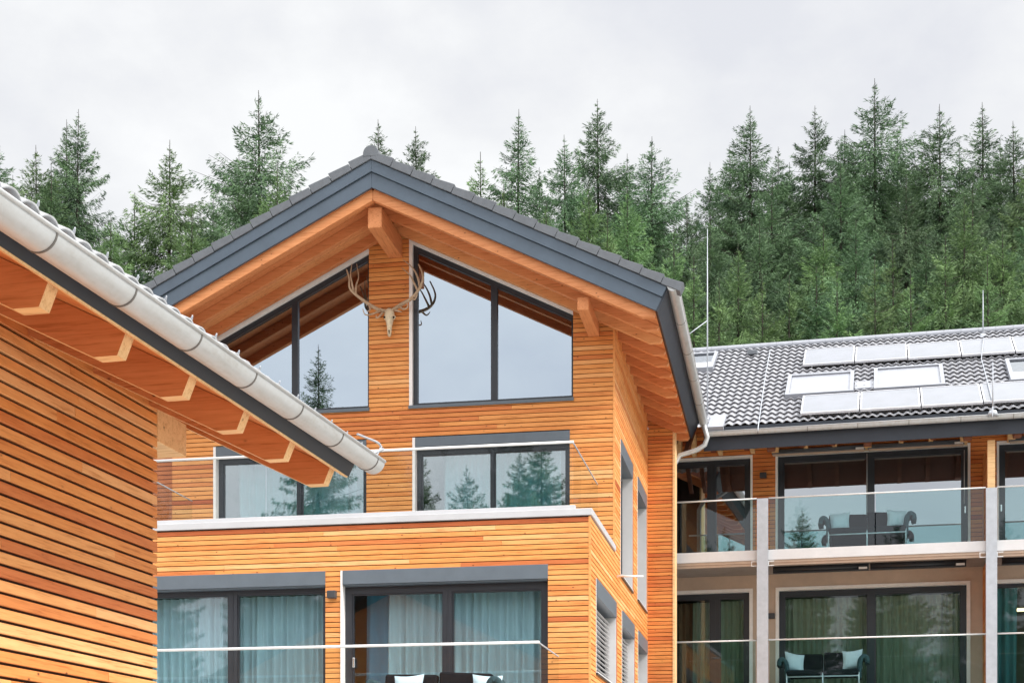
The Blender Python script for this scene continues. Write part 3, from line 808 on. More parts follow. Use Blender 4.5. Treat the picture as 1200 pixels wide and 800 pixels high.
# sofa on chalet lower balcony: only its top shows
q0, q1 = A.onY(452,0,21.6), A.onY(582,0,21.6); ztop = A.onY(520,790,21.6).z
bench(A, q0.x, q1.x, 21.5, ztop-.87, 'dark sofa behind the glass of the chalet lower balcony, cut off by the bottom edge')
pillow(A, A.onY(479,0,21.3).x, 21.28, ztop-.46, .44, .05, 'pale blue pillow at the left end of the chalet sofa')
pillow(A, A.onY(571,0,21.3).x, 21.28, ztop-.48, .44, -.06, 'pale blue pillow at the right end of the chalet sofa')
blanket(A, q0.x-.02, 21.3, ztop-.25, -1, 'blue blanket over the left arm of the chalet sofa')
blanket(A, q1.x+.02, 21.3, ztop-.23, 1, 'blue blanket over the right arm of the chalet sofa')

# =================================================================== WING (frame B)
YBF, YF = 31.93, 33.68
wing = empty('wing_building', B, (3, 36, GZ), 'long rear wing with white balcony slabs, glass railings and shiny tiled roof', 'building')
bx = lambda u, Y=YF: B.onY(u, 0, Y).x
WX0 = B.onY(770, 0, YF).x-1.0; WX1 = bx(1200)+5.5
Z2, Z1f = 5.67, 2.76              # floor levels of the two balconies
zd2 = B.onY(882, 533, YF).z; zd1 = B.onY(882, 689, YF).z
yE, zE, TB = 31.85, 8.20, .577
def wsoff(y): return 7.74 + TB*(y-yE)
door_u = [(793-25, 882), (909, 1137), (1168, 1420)]
dx_ = [(bx(a), bx(b)) for a, b in door_u]
holes = [[(a, Z2-.03), (b, Z2-.03), (b, zd2), (a, zd2)] for a, b in dx_]
def wing_t(row, rnd, z): return min(1, max(0, rnd.gauss(.25, .12)))
slat_wall('upper_wall', wing, 'front', YF, [(WX0, Z2-.04), (WX1, Z2-.04), (WX1, wsoff(YF)), (WX0, wsoff(YF))], holes, tintf=wing_t, pitch=.09)
dx1 = dx_[:2] + [(bx(1158), dx_[2][1])]
holes1 = [[(a, Z1f), (b, Z1f), (b, zd1), (a, zd1)] for a, b in dx1]
plain_wall('lower_wall', wing, YF, [(WX0, GZ), (WX1, GZ), (WX1, Z2-.05), (WX0, Z2-.05)], holes1, M['beige'])
# floors
def slab(z):
    m = MB(); m.box(WX0+.7, WX1, YBF, YF-.04, z-.21, z)
    m.build('balcony_slab', M['white'], wing, bevel=.006)
    m2 = MB(); m2.box(WX0+.7, WX1, YBF+.03, YBF+.12, z-.26, z-.212); m2.box(WX0+.7, WX1, YBF+.06, YBF+.14, z-.31, z-.262)
    m2.build('slab_drip_edge', M['beige'], wing)
    MB().box(WX0+.7, WX1, YBF+.15, YF-.04, z-.235, z-.212).build('slab_soffit', M['soffit'], wing)
slab(Z2); slab(Z1f)
# doors
mats = M['g_wing']
hz2 = B.onY(1131,597,YF+.1).z
dd = []
for (i, (a, b)) in enumerate(dx_):
    mu = [[(bx(834, YF+.1), .16)], [(bx(1020, YF+.1), .13)], [(bx(1290, YF+.1), .13)]][i]
    hnd = [None, (bx(1131, YF+.1), hz2), (bx(1171.5, YF+.1)+.03, hz2)][i]
    front_door(wing, YF, a, b, Z2-.01, zd2-.002, mu, mats, fw=.11, trim='lrt' if i else 'rt', trimw=.045, handle=hnd)
    mu = [[(bx(838, YF+.1), .20)], [(bx(1021, YF+.1), .15)], [(bx(1290, YF+.1), .13)]][i]
    hnd = [None, (bx(1134, YF+.1), Z1f+1.1), None][i]
    a, b = dx1[i]
    front_door(wing, YF, a, b, Z1f, zd1-.002, mu, M['g_wingl'], fw=.11 if i < 2 else .06, trim='lrt' if i else 'rt', trimw=.07, handle=hnd, proud=.02)
room(wing, WX0+.2, WX1-.2, YF+.25, YF+4.2, Z2-.03, 8.6)
room(wing, WX0+.2, bx(1160), YF+.25, YF+3.2, Z1f, 5.35)
room(wing, bx(1165), WX1-.2, YF+.25, YF+4.2, Z1f, 5.35)
G = 'sheer curtains in the wing balcony doors'
curtain(B, bx(842, YF+.4), bx(876, YF+.4), YF+.45, Z1f, zd1-.2, M['sheer2'], 'grey green sheer curtain in the narrow lower wing door, right leaf', G, 21, .12)
curtain(B, bx(812, YF+.4), bx(832, YF+.4), YF+.5, Z1f, zd1-.2, M['sheer2'], 'bunched pale curtain in the middle of the narrow lower wing door', G, 22, .10)
curtain(B, bx(795, YF+.4), bx(811, YF+.4), YF+.6, Z1f, zd1-.2, M['redc'], 'brown red curtain at the left of the narrow lower wing door', 'heavy drapes at the terrace doors', 23, .16)
curtain(B, bx(916, YF+.4), bx(1016, YF+.4), YF+.45, Z1f, zd1-.2, M['sheer2'], 'grey green sheer curtain behind the lower wing sofa', G, 24, .13)
curtain(B, bx(1025, YF+.4), bx(1131, YF+.4), YF+.45, Z1f, zd1-.2, M['sheer2'], 'grey green sheer curtain in the wide lower wing door, right of the mullion', G, 25, .13)
curtain(B, bx(1168, YF+.4), bx(1192, YF+.4), YF+.45, Z1f, zd1-.1, M['bluec'], 'blue curtain beside the lit room at the right edge of the lower wing', 'heavy drapes at the terrace doors', 26, .17, amp=.05)
# lit pendant in the room at far right
pl = B.onY(1197, 714, YF+1.6)
po = empty('pendant_lamp', B, (pl.x, pl.y, pl.z-.05), 'glowing bar pendant lamp in the room at the lower right edge', 'lamp')
MB().box(pl.x-.3, pl.x+.9, pl.y-.04, pl.y+.04, pl.z-.03, pl.z+.03).build('light_bar', M['glow'], po)
for s in (-.2, .8): MB().tube([(pl.x+s, pl.y, pl.z+.03), (pl.x+s, pl.y, 5.34)], .006, 6).build('cord', M['lampd'], po)
# lamps on the pillars
for (u, v, lab) in ((894.5, 557, 'small black wall lamp on the orange slatted pillar of the upper wing balcony'), (904, 721, 'small black wall lamp on the beige pillar of the lower wing balcony')):
    q = B.onY(u, v, YF-.04); yy = YF-.034 if v < 600 else YF
    lo = empty('wall_lamp', B, (q.x, yy, q.z-.07), lab, 'lamp', 'wall lamps')
    MB().box(q.x-.06, q.x+.06, yy-.016, yy-.001, q.z-.06, q.z+.06).build('back_plate', M['lampd'], lo)
    MB().box(q.x-.07, q.x+.07, yy-.12, yy-.017, q.z-.065, q.z+.05).build('housing', M['lampd'], lo, bevel=.01)
# posts
for ua, ub in ((887, 900), (1155.5, 1168.5)):
    xa, xb = B.onY(ua,0,YBF-.1).x, B.onY(ub,0,YBF-.1).x; zt = B.onY(ua, 584 if ua < 1000 else 571.5, YBF-.1).z
    pb = MB(); pb.box(xa, xb, YBF-.12, YBF-.105, GZ, zt); pb.box(xa, xb, YBF-.02, YBF-.005, GZ, zt); pb.box(xa+.02, xb-.02, YBF-.104, YBF-.021, GZ, zt-.004)
    pb.build('post', M['post'], wing)
    for zz in (Z2-.28,):
        for s in (-1, 1):
            x = xa-.12 if s < 0 else xb+.001; bb = MB()
            bb.box(x, x+.12, YBF-.06, YBF-.03, zz-.06, zz-.045); bb.box(x, x+.12, YBF-.06, YBF-.03, zz+.03, zz+.045); bb.box(x if s > 0 else x, x+.015, YBF-.06, YBF-.03, zz-.044, zz+.029)
            bb.build('bracket', M['rail'], wing)
zr2 = B.onY(793, 588.2, YBF).z; zr1 = B.onY(794, 752, YBF).z
for ua, ub in ((783, 886), (901, 1154.5), (1169.5, 1330)):
    xa, xb = B.onY(ua,0,YBF).x, B.onY(ub,0,YBF).x
    glass_rail(wing, [(xa, YBF+.03), (xb, YBF+.03)], Z2+.005, zr2, railr=.017, gm='g_railw')
    glass_rail(wing, [(xa, YBF+.03), (xb, YBF+.03)], Z1f+.005, zr1, railr=.017, gm='g_railw')
# partitions between the balconies
for z0, z1, m_, ts in ((Z2+.001, wsoff(YBF+.3)-.25, [M['slat_y'], M['membrane']], .35), (Z1f+.001, Z2-.24, [M['slat_y'], M['membrane']], .3)):
    xp = B.onY(1157.5, 0, YBF+.2).x
    pb = MB(); z = z0+.01
    pb.box(xp+.035, xp+.10, YBF+.22, YF-.04, z0, z1, 1)
    while z < z1-.08:
        for s in (0, 1):
            x = xp if s == 0 else xp+.102
            pb.box(x, x+.033, YBF+.22, YF-.045, z, z+.078, 0, random.uniform(.1, .5))
        z += .09
    pb.build('balcony_partition', m_, wing)
    MB().box(xp-.005, xp+.14, YBF+.18, YBF+.218, z0, z1, 0, .9).build('partition_edge_board', M['pale_z'], wing)
# awnings
for (ua, ub, v, Y, vz) in ((905, 1014, 531, YF-.2, 'up'), (1017, 1130, 525.5, YF-.2, 'up'), (1182, 1330, 520, YF-.2, 'up'), (906, 1018, 662, YBF+.75, 'lo'), (1020, 1132, 656.5, YBF+.75, 'lo'), (1174, 1330, 651, YBF+.75, 'lo')):
    a_, b_ = B.onY(ua, v, Y), B.onY(ub, v, Y); z = (a_.z if vz == 'lo' else 8.035)
    z = min(z, Z2-.30) if vz == 'lo' else z
    m_ = MB(); rr = .055 if vz == 'up' else .075; m_.tube([(a_.x, Y, z), (b_.x, Y, z)], rr, 12); m_.box(a_.x, b_.x, Y-.09, Y-.02, z-rr-.01, z-rr+.02)
    o = m_.build('awning_cassette', M['box' if vz == 'up' else 'frame'], wing)
    if vz == 'up': MB().box(a_.x+.02, b_.x-.02, Y-.10, Y-.03, z-rr-.045, z-rr-.012).build('front_bar', M['beige'], o)
    MB().box(b_.x-.2, b_.x-.03, Y-.1, Y-.091, z-.06, z-.015).build('end_bracket', M['rail'], o)
for u, v0, v1 in ((1016, 531, 600), (1130, 527, 590)):
    q = B.onY(u, v0, YF-.25); MB().tube([(q.x, q.y, q.z), (q.x, q.y, B.onY(u, v1, YF-.25).z)], .006, 6).build('awning_cord', M['rail'], wing)
# wing roof
ridgeY = 37.70; RUN = ridgeY-yE; X0r = B.onY(800, 0, 33).x-2.2; X1r = WX1+.6
XWL = B.onY(825, 0, yE).x
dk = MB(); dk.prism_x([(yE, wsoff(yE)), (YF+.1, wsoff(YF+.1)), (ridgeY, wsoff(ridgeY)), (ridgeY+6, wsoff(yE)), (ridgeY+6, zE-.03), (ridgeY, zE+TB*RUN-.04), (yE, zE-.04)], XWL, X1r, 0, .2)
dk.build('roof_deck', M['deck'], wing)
MB().box(XWL, X1r, yE-.03, yE-.001, 7.74, zE-.02).build('eave_fascia', M['fascia_d'], wing)
tiles('roof_tiles', wing, '-y', yE-.04, X0r, X1r, RUN+.04, zE, TB, M['tile'], period=.17, course=.34, amp=.026, lip=.052)
rb = MB(); x = X0r
while x < X1r:
    pts = [(ridgeY+.13*math.cos(a), zE+TB*RUN+.02+.11*math.sin(a)) for a in np.linspace(-.3, math.pi+.3, 12)]
    rb.prism_x(pts, x, x+.40); x += .39
rb.build('ridge_caps', M['lead'], wing)
MB().prism_x([(ridgeY, zE+TB*RUN-.02), (ridgeY+6.0, zE-.02), (ridgeY+6.0, zE+.03), (ridgeY, zE+TB*RUN+.04)], X0r, X1r).build('rear_roof_tiles', M['tile_m'], wing)
# gutter
gu0 = B.onY(831, 507, yE-.12); gl = MB
half_gutter('gutter', wing, 'x', (gu0.x, yE-.13, gu0.z), (X1r, yE-.13, gu0.z+.02), .082, [M['zinc'], M['zinc_seam']], [.08, .16, .24, .32, .40, .48, .56])
MB().box(gu0.x+.02, X1r, yE-.06, yE-.035, gu0.z-.01, zE+.01).build('eave_flashing', M['fascia_d'], wing)
# rafters and purlin ends under the eave
x = X0r+.3; k = 0
for u in (795, 812, 843, 881, 908, 944, 978, 1017, 1056, 1091, 1130, 1186, 1222, 1260):
    big = u in (908, 1017, 1130, 1186)
    w = .15 if big else .09; xx_ = B.onY(u, 0, YF-.4).x; h = .19 if big else .12
    yy0 = YF-.55; 
    MB().prism_x([(yE+.04, wsoff(yE+.04)-.005), (yE+.04, wsoff(yE)-.02), (yE+.3, wsoff(yE+.3)-h), (YF-.04, wsoff(YF)-h), (YF-.04, wsoff(YF)-.01)], xx_-w/2, xx_+w/2, 0, .55).build('rafter', M['deck'], wing)  # same darkened wood, eave shade included in the colour
    MB().box(xx_-w/2, xx_+w/2, YF-.30, YF-.036, 8.0 if big else 8.065, 8.5, 0, .8).build('beam_end', M['pale_z'], wing)
# beam over the doors catching the rafters
# roof plane helpers
nB = Vector((0, -TB, 1)).normalized(); P0 = Vector((0, yE, zE+.0))
def onroof(u, v, lift=.05): return B.onP(u, v, P0+nB*lift, nB)
def roof_quad(name, corners, th, mat, parent, lift=.06, label=None, cat=None, group=None, F=None, inner=None):
    pts = [onroof(u, v, lift) for u, v in corners]      # order: bl, br, tr, tl (in the picture)
    # straighten into a rectangle in the roof plane
    y0 = (pts[0].y+pts[1].y)/2; y1 = (pts[2].y+pts[3].y)/2; x0 = (pts[0].x+pts[3].x)/2; x1 = (pts[1].x+pts[2].x)/2
    def P(x, y, h): return Vector((x, y, zE+TB*(y-yE))) + nB*h
    return x0, x1, y0, y1, P
def slab_on_roof(mb, P, x0, x1, y0, y1, h0, h1, mi=0):
    mb.hexa([P(x0,y0,h0), P(x1,y0,h0), P(x1,y1,h0), P(x0,y1,h0), P(x0,y0,h1), P(x1,y0,h1), P(x1,y1,h1), P(x0,y1,h1)], mi)
def solar(corn, lab):
    x0, x1, y0, y1, P = roof_quad('s', corn, .05, None, None, .16)
    c = P((x0+x1)/2, y0, .06)
    o = empty('solar_panel', B, tuple(c), lab, 'solar panel', 'solar panels on the wing roof')
    m1 = MB(); f = .03; g_ = .012; x0 += g_; x1 -= g_
    slab_on_roof(m1, P, x0, x1, y0, y0+f, .12, .165); slab_on_roof(m1, P, x0, x1, y1-f, y1, .12, .165)
    slab_on_roof(m1, P, x0, x0+f, y0+f, y1-f, .12, .165); slab_on_roof(m1, P, x1-f, x1, y0+f, y1-f, .12, .165)
    m1.build('frame', M['panelfr'], o)
    m2 = MB(); slab_on_roof(m2, P, x0+f, x1-f, y0+f, y1-f, .125, .16); m2.build('glass', M['solar'], o)
    m3 = MB()
    for xx in (x0+.2, x1-.2):
        slab_on_roof(m3, P, xx-.02, xx+.02, y0+.08, y1-.08, .03, .119)
    m3.build('mounting_rail', M['panelfr'], o)
def lerp(a, b, t): return a+(b-a)*t
# upper row: left edge 942, seams at 1003, 1063, 1123, 1184 (top edge seams further left by roof foreshortening)
ub = [(942, 426.5), (1003.5, 421.5), (1065.5, 418.5), (1128.5, 414.5), (1192, 410.5), (1256, 406.5)]
ut = [(941.5, 408.5), (1000.5, 404.5), (1061, 402), (1121.5, 398), (1182, 393.5), (1243, 390)]
ordn = ['first', 'second', 'third', 'fourth', 'fifth']
for i in range(5):
    w = ['leftmost solar panel of the upper row on the wing roof', 'second solar panel from the left in the upper row', 'middle solar panel of the upper row, above the right collector',
         'fourth solar panel from the left in the upper row, by the ridge rod', 'last visible solar panel of the upper row at the right edge'][i]
    solar([ub[i], ub[i+1], ut[i+1], ut[i]], w)
lb_ = [(939.5, 482.5), (1010, 478.5), (1081.5, 474), (1155, 469.5), (1232, 464)]
lt_ = [(938.5, 462.5), (1005.5, 458), (1075.5, 453), (1145, 448.5), (1217, 443.5)]
for i in range(4):
    w = ['leftmost solar panel of the lower row, below the left collector', 'second solar panel from the left in the lower row', 'third solar panel of the lower row, under the bare tiles',
         'last solar panel of the lower row, below the roof window at the right edge'][i]
    solar([lb_[i], lb_[i+1], lt_[i+1], lt_[i]], w)
# shuttered roof windows
def roofwin(corn, lab, glassy=False):
    x0, x1, y0, y1, P = roof_quad('r', corn, .05, None, None, .11)
    m1 = MB(); f = .08; h = .16
    slab_on_roof(m1, P, x0, x1, y0, y0+f, .0, h); slab_on_roof(m1, P, x0, x1, y1-f, y1, .0, h)
    slab_on_roof(m1, P, x0, x0+f, y0+f, y1-f, .0, h); slab_on_roof(m1, P, x1-f, x1, y0+f, y1-f, .0, h)
    o = m1.build('roof_window', M['lead'], wing); tag(o, lab)
    m2 = MB(); slab_on_roof(m2, P, x0+f, x1-f, y0+f, y1-f, .03, .125); m2.build('pane' if glassy else 'outer_blind', M['g_dark'] if glassy else M['lead'], o)
    if glassy:
        m3 = MB(); slab_on_roof(m3, P, x0+f, x1-f, y0+f, y1-f, -.03, .02); m3.build('shaft', M['membrane'], o)
        m4 = MB(); ym = y0+(y1-y0)*.38; slab_on_roof(m4, P, x0+f, x1-f, y0+f, ym, .126, .135); m4.build('inner_blind', M['white'], o)
roofwin([(921.5, 465), (1001.5, 457.5), (1000, 435.5), (922.5, 441)], None)
roofwin([(1026, 456), (1109, 451.5), (1103, 427.5), (1022.5, 432.5)], None)
roofwin([(1189, 446.5), (1262, 441.5), (1246, 417), (1173, 422.5)], None, True)
roofwin([(806, 433), (837, 431.5), (840.5, 413.5), (808, 415)], None, True)
m_ = MB(); x0, x1, y0, y1, P = roof_quad('f', [(831, 504), (849, 503), (850, 487.5), (831, 488.5)], 0, None, None, .05); slab_on_roof(m_, P, x0, x1, y0+.1, y1, .0, .095); m_.build('flashing_sheet', M['lead'], wing)
m_ = MB(); x0, x1, y0, y1, P = roof_quad('f', [(1001.5, 457), (1026, 455), (1025, 447), (1001.5, 449)], 0, None, None, .05); slab_on_roof(m_, P, x0, x1, y0, y1, .0, .09); m_.build('flashing_sheet', M['lead'], wing)
# vent tile
q = onroof(882, 416, .05); MB().box(q.x-.12, q.x+.12, q.y-.15, q.y+.2, q.z-.02, q.z+.09).build('vent_tile', M['tile_m'], wing, bevel=.02)
# lightning conductors down the roof
def cable(pts, r, nm, lab):
    return tag(MB().tube([tuple(p) for p in pts], r*.75, 6).build(nm, M['post'], None, B), lab, 'cable', 'lightning conductor cables on the wing roof')
cable([onroof(902.5, 410, .10), onroof(897, 440, .07), onroof(892, 475, .07), onroof(888.5, 500, .07), onroof(888.2, 505, .03)], .014, 'conductor_cable', 'thin conductor cable running down the bare tiles left of the solar panels')
cable([onroof(1153, 396, .18), onroof(1150, 420, .20), onroof(1163.5, 470, .21), onroof(1163, 488, .08)], .012, 'conductor_cable', 'thin conductor cable crossing the tiles near the right roof window')
def rod(u, v0, v1, lab, strut=None, lift=.0):
    base = onroof(u, v1, lift)
    top = base.copy(); k = B.ray(u, v0); t = base.y/k.y; top.z = k.z*t
    o = empty('lightning_rod', B, tuple(base), lab, 'lightning rod', 'lightning rods on the wing roof')
    MB().tube([base, base.lerp(top, .55), top], [.017, .014, .007], 8).build('mast', M['post'], o)
    MB().tube([base-Vector((0,0,.06)), base+Vector((0,0,.05))], [.11, .07], 12).build('base', M['post'], o)
    if strut:
        a = Vector(base); a.z = B.onY(u, strut[0], base.y).z; b = B.onY(strut[1], strut[2], base.y-.6)
        MB().tube([a, b], .010, 6).build('strut', M['post'], o)
    return o
rod(829, 268, 492, 'tall white lightning rod with a slanting strut at the left end of the wing roof', (375.5, 808, 391))
rod(1152, 340, 394, 'short lightning rod on the ridge above the upper solar panels')
rod(1163.5, 424, 484, 'short lightning rod standing at the eave in front of the lower solar panels', lift=.05)

# sofas on the wing
yy = YBF+1.15
q0, q1 = B.onY(967,0,yy), B.onY(1066,0,yy); zt = B.onY(1015,611,yy).z
bench(B, q0.x+.05, q1.x-.05, yy, Z2, 'dark sofa with two pale pillows on the upper wing balcony')
pillow(B, B.onY(984,0,yy-.25).x, yy-.25, Z2+.46, .42, .08, 'pale pillow at the left end of the upper wing sofa')
pillow(B, B.onY(1051,0,yy-.25).x, yy-.25, Z2+.47, .42, -.10, 'pale pillow at the right end of the upper wing sofa')
blanket(B, q0.x+.03, yy-.3, Z2+.62, -1, 'dark teal blanket over the left arm of the upper wing sofa')
blanket(B, q1.x-.03, yy-.3, Z2+.64, 1, 'dark teal blanket over the right arm of the upper wing sofa')
q0, q1 = B.onY(919,0,yy), B.onY(1012,0,yy)
bench(B, q0.x+.05, q1.x-.05, yy, Z1f, 'dark sofa with two pale pillows on the lower wing balcony')
pillow(B, B.onY(931,0,yy-.25).x, yy-.25, Z1f+.46, .42, -.22, 'tilted pale pillow at the left end of the lower wing sofa')
pillow(B, B.onY(999,0,yy-.25).x, yy-.25, Z1f+.49, .42, .10, 'pale pillow at the right end of the lower wing sofa')
blanket(B, q0.x+.03, yy-.3, Z1f+.62, -1, 'dark teal blanket over the left arm of the lower wing sofa')
blanket(B, q1.x-.03, yy-.3, Z1f+.64, 1, 'dark teal blanket over the right arm of the lower wing sofa')

# =================================================================== LODGE IN THE FOREGROUND (frame B)
XL = -4.73; YEnd = 9.57; YRf = 10.36; LY0 = 0.5
TL = .495; CPL = 1/math.sqrt(1+TL*TL); SPL = TL*CPL
XFa = -3.65; ZFa = 2.493
def lsoff(x): return ZFa + TL*(XFa-x)
lodge = empty('timber_lodge', B, (-7, 5, GZ), 'larch-clad lodge at left with rafters and grey gutter close to the viewer', 'house')
def ltint(row, rnd, z): return min(1, max(0, rnd.gauss(.66, .24)))
slat_wall('side_wall', lodge, 'right', XL-.032, [(LY0, GZ), (YEnd, GZ), (YEnd, lsoff(XL)-.005), (LY0, lsoff(XL)-.005)], [], pitch=.0785, gap=.0160, depth=.032, tintf=ltint)
gb = MB(); XRL = XL-5.0
gb.prism_y([(XL-.05, GZ), (XL-.05, lsoff(XL)-.02), (XRL, lsoff(XRL)-.02), (XRL-5, lsoff(XL)-.02), (XRL-5, GZ)], YEnd-.22, YEnd-.02)
gb.prism_y([(XL-.3, GZ), (XL-.3, lsoff(XL)-.02), (XRL, lsoff(XRL)-.02), (XRL-5, lsoff(XL)-.02), (XRL-5, GZ)], LY0, LY0+.2)
gb.build('gable_wall', M['slat_x'], lodge)
# purlin running past the wall end
zpb = 2.60
MB().box(XL-.26, XL+.002, YEnd+.003, 10.02, zpb, lsoff(XL)-.20, 0, .8).build('purlin', M['pale_z'], lodge, bevel=.006)
MB().box(XL-.26, XL-.06, LY0+.3, YEnd-.23, zpb, lsoff(XL)-.20, 0, .8).build('wall_plate', M['pale_z'], lodge)
# rafters, each with pale end grain
k = 0
yfar = 10.30
while yfar > LY0+.3:
    tip, fl = -3.773, -3.905; zb = 2.404
    rdv = lsoff(fl) - zb
    e = .13
    poly = [(tip, zb), (tip+e*SPL+.0, zb+e*CPL+.02), (tip+e*SPL-.02, lsoff(tip+e*SPL-.02)-.004), (XL-1.2, lsoff(XL-1.2)-.004), (XL-1.2, lsoff(XL-1.2)-rdv), (fl, zb)]
    n = len(poly); mb = MB()
    vs = [(x, yfar-.095, z) for x, z in poly]+[(x, yfar, z) for x, z in poly]
    t_ = random.uniform(.35, .6)
    mb.add(vs, [tuple(range(n)), tuple(range(2*n-1, n-1, -1))], 0, t_)
    for i in range(n):
        pale = i in (0, 1, 5, 4)
        mb.add([vs[i], vs[i+n], vs[(i+1)%n+n], vs[(i+1)%n]], [(0,1,2,3)], 1 if pale else 0, .85 if pale else t_)
    mb.build('rafter', [M['raft_x'], M['pale_z']], lodge)
    yfar -= .756
# deck
TLK = .20
dk = MB(); y = LY0-.2; rn = random.Random(9)
while y < YRf-.02:
    w = min(.19, YRf-y-.004)
    x0, x1 = XFa-.002, XRL
    dk.hexa([(x1,y,lsoff(x1)),(x0,y,lsoff(x0)),(x0,y+w,lsoff(x0)),(x1,y+w,lsoff(x1)),
             (x1,y,lsoff(x1)+.02),(x0,y,lsoff(x0)+.02),(x0,y+w,lsoff(x0)+.02),(x1,y+w,lsoff(x1)+.02)], 0, rn.uniform(.4, .9))
    y += .194
dk.build('soffit_boards', M['raft_x'], lodge)
d2 = MB(); d2.hexa([(XRL,LY0-.2,lsoff(XRL)+.021),(XFa-.01,LY0-.2,lsoff(XFa)+.026),(XFa-.01,YRf,lsoff(XFa)+.026),(XRL,YRf,lsoff(XRL)+.021),
                    (XRL,LY0-.2,lsoff(XRL)+.2),(XFa+.06,LY0-.2,lsoff(XFa)+.16),(XFa+.06,YRf,lsoff(XFa)+.16),(XRL,YRf,lsoff(XRL)+.2)])
d2.hexa([(XRL-5.8,LY0-.2,lsoff(XFa)+.021),(XRL-.001,LY0-.2,lsoff(XRL)+.021),(XRL-.001,YRf,lsoff(XRL)+.021),(XRL-5.8,YRf,lsoff(XFa)+.021),
         (XRL-5.8,LY0-.2,lsoff(XFa)+.2),(XRL-.001,LY0-.2,lsoff(XRL)+.2),(XRL-.001,YRf,lsoff(XRL)+.2),(XRL-5.8,YRf,lsoff(XFa)+.2)])
d2.build('roof_deck', M['membrane'], lodge)
q = lambda o, a: (XFa+o*SPL+a*CPL, ZFa+o*CPL-a*SPL)
MB().prism_y([q(-.01, .0), q(-.01, .022), q(.21, .022), q(.21, .0)], LY0-.2, YRf-.02, 0, .7).build('eave_fascia', M['fascia_d'], lodge)
MB().prism_y([q(-.022, -.035), q(-.022, .014), q(-.011, .014), q(-.011, -.035)], LY0-.2, YRf-.02, 0, .9).build('edge_batten', M['pale_z'], lodge)
MB().prism_y([(XFa-.005, ZFa), (XFa+.09, ZFa+.19), (XRL, lsoff(XRL)+.23), (XRL, lsoff(XRL)-.01)], YRf+.001, YRf+.03).build('barge_board', M['fascia_d'], lodge)
def gl_z(y): return 2.523 + .0118*(y-5.47)
gxc = -3.47
seam_y = [10.25-.723*k for k in range(13)]
gy0, gy1 = LY0-.3, 10.40
half_gutter('gutter', lodge, 'y', (gxc, gy0, gl_z(gy0)), (gxc, gy1, gl_z(gy1)), .085, [M['zinc'], M['zinc_seam']], [(s-gy0)/(gy1-gy0) for s in seam_y], wall=.004)
tiles('roof_tiles', lodge, '+x', -3.475, LY0-.2, YRf+.03, -3.475-XRL, 2.592, TL, M['tile_l'], period=.152, course=.34, amp=.030, lip=.012, per=16, smooth=True, mono=True)
tiles('roof_tiles', lodge, '-x', XRL-5.8, LY0-.2, YRf+.03, 5.8, lsoff(XFa)+.2, TL, M['tile_l'], period=.3, course=.34, amp=.022, lip=.03)
y = 10.2
while y > 3:      # small snow hooks standing up at the tile edge
    hx_ = -3.49; hz_ = 2.622
    MB().tube(smooth([(hx_-.05, y, hz_+.02), (hx_-.01, y, hz_+.03), (hx_+.008, y-.012, hz_+.052)], 3), [.009]*4+[.007,.005,.003], 6).build('snow_hook', M['post'], lodge)
    y -= .304
# conductor clamp at gutter end
def gp(u, v): return B.onX(u, v, gxc+.06)
cb = MB(); cb.tube(smooth([gp(419, 508.5), gp(430, 513), gp(441, 517.5), gp(446, 522), gp(446, 528)], 4),   .008, 8)
cb.tube([gp(437, 531), gp(449, 526)],   .008, 8); cb.tube([gp(441, 534), gp(447, 523)], .007, 8)
cb.build('conductor_clamp', M['post'], lodge)

# =================================================================== GROUND AND HILL
m, nt, N, L = newmat('ground_gravel_grass')
n1 = noise(nt, coords(nt), .15, 5, .6); n2 = noise(nt, coords(nt), 4, 5, .7)
c = mixc(nt, ramp(nt, n1, [(.30,(0,0,0)), (.42,(1,1,1))]), ramp(nt, n2, [(.3,(.05,.09,.03)), (.7,(.09,.14,.045))]), ramp(nt, n2, [(.3,(.30,.29,.27)), (.7,(.42,.41,.38))]))  # unseen gravel, made pale to bounce light up under the eaves
M['ground'] = finish(m, nt, c, .9, 0, .2, bump=n2, bstr=.4, bdist=.05)
m, nt, N, L = newmat('forest_floor')
n1 = noise(nt, coords(nt), .5, 6, .7)
c = ramp(nt, n1, [(.3, (.018,.028,.012)), (.7, (.045,.065,.025))])
M['forest'] = finish(m, nt, c, .95, 0, .1, bump=n1, bstr=.6, bdist=.3)
def hill(x, y):
    t = max(0, y-46); z = GZ + 14*(1-math.exp(-t/34.0))*1.25
    z += 1.2*math.sin(x*.07+1)*min(1, t/15)+.6*math.sin(x*.19+y*.11)*min(1, t/10)
    if y < -30: z += min(6, (-30-y)*.10)
    return z
gm = MB(); g0 = 900
xs = np.concatenate([np.linspace(-900,-120,8), np.linspace(-110,110,45), np.linspace(120,900,8)])
ys = np.concatenate([np.linspace(-900,-140,6), np.linspace(-130,44,18), np.linspace(46,140,40), np.linspace(160,900,8)])
vs = [(x, y, hill(x, y)) for y in ys for x in xs]; nx_ = len(xs)
gm.add(vs, [(j*nx_+i, j*nx_+i+1, (j+1)*nx_+i+1, (j+1)*nx_+i) for j in range(len(ys)-1) for i in range(nx_-1)], 0, .5, True)
for i in range(len(gm.f)):
    j = gm.f[i][0]//nx_
    if ys[j] >= 46 or ys[j] < -32: gm.m[i] = 1
tag(gm.build('ground', [M['ground'], M['forest']], None, W, (0,0,GZ)), kind='structure')

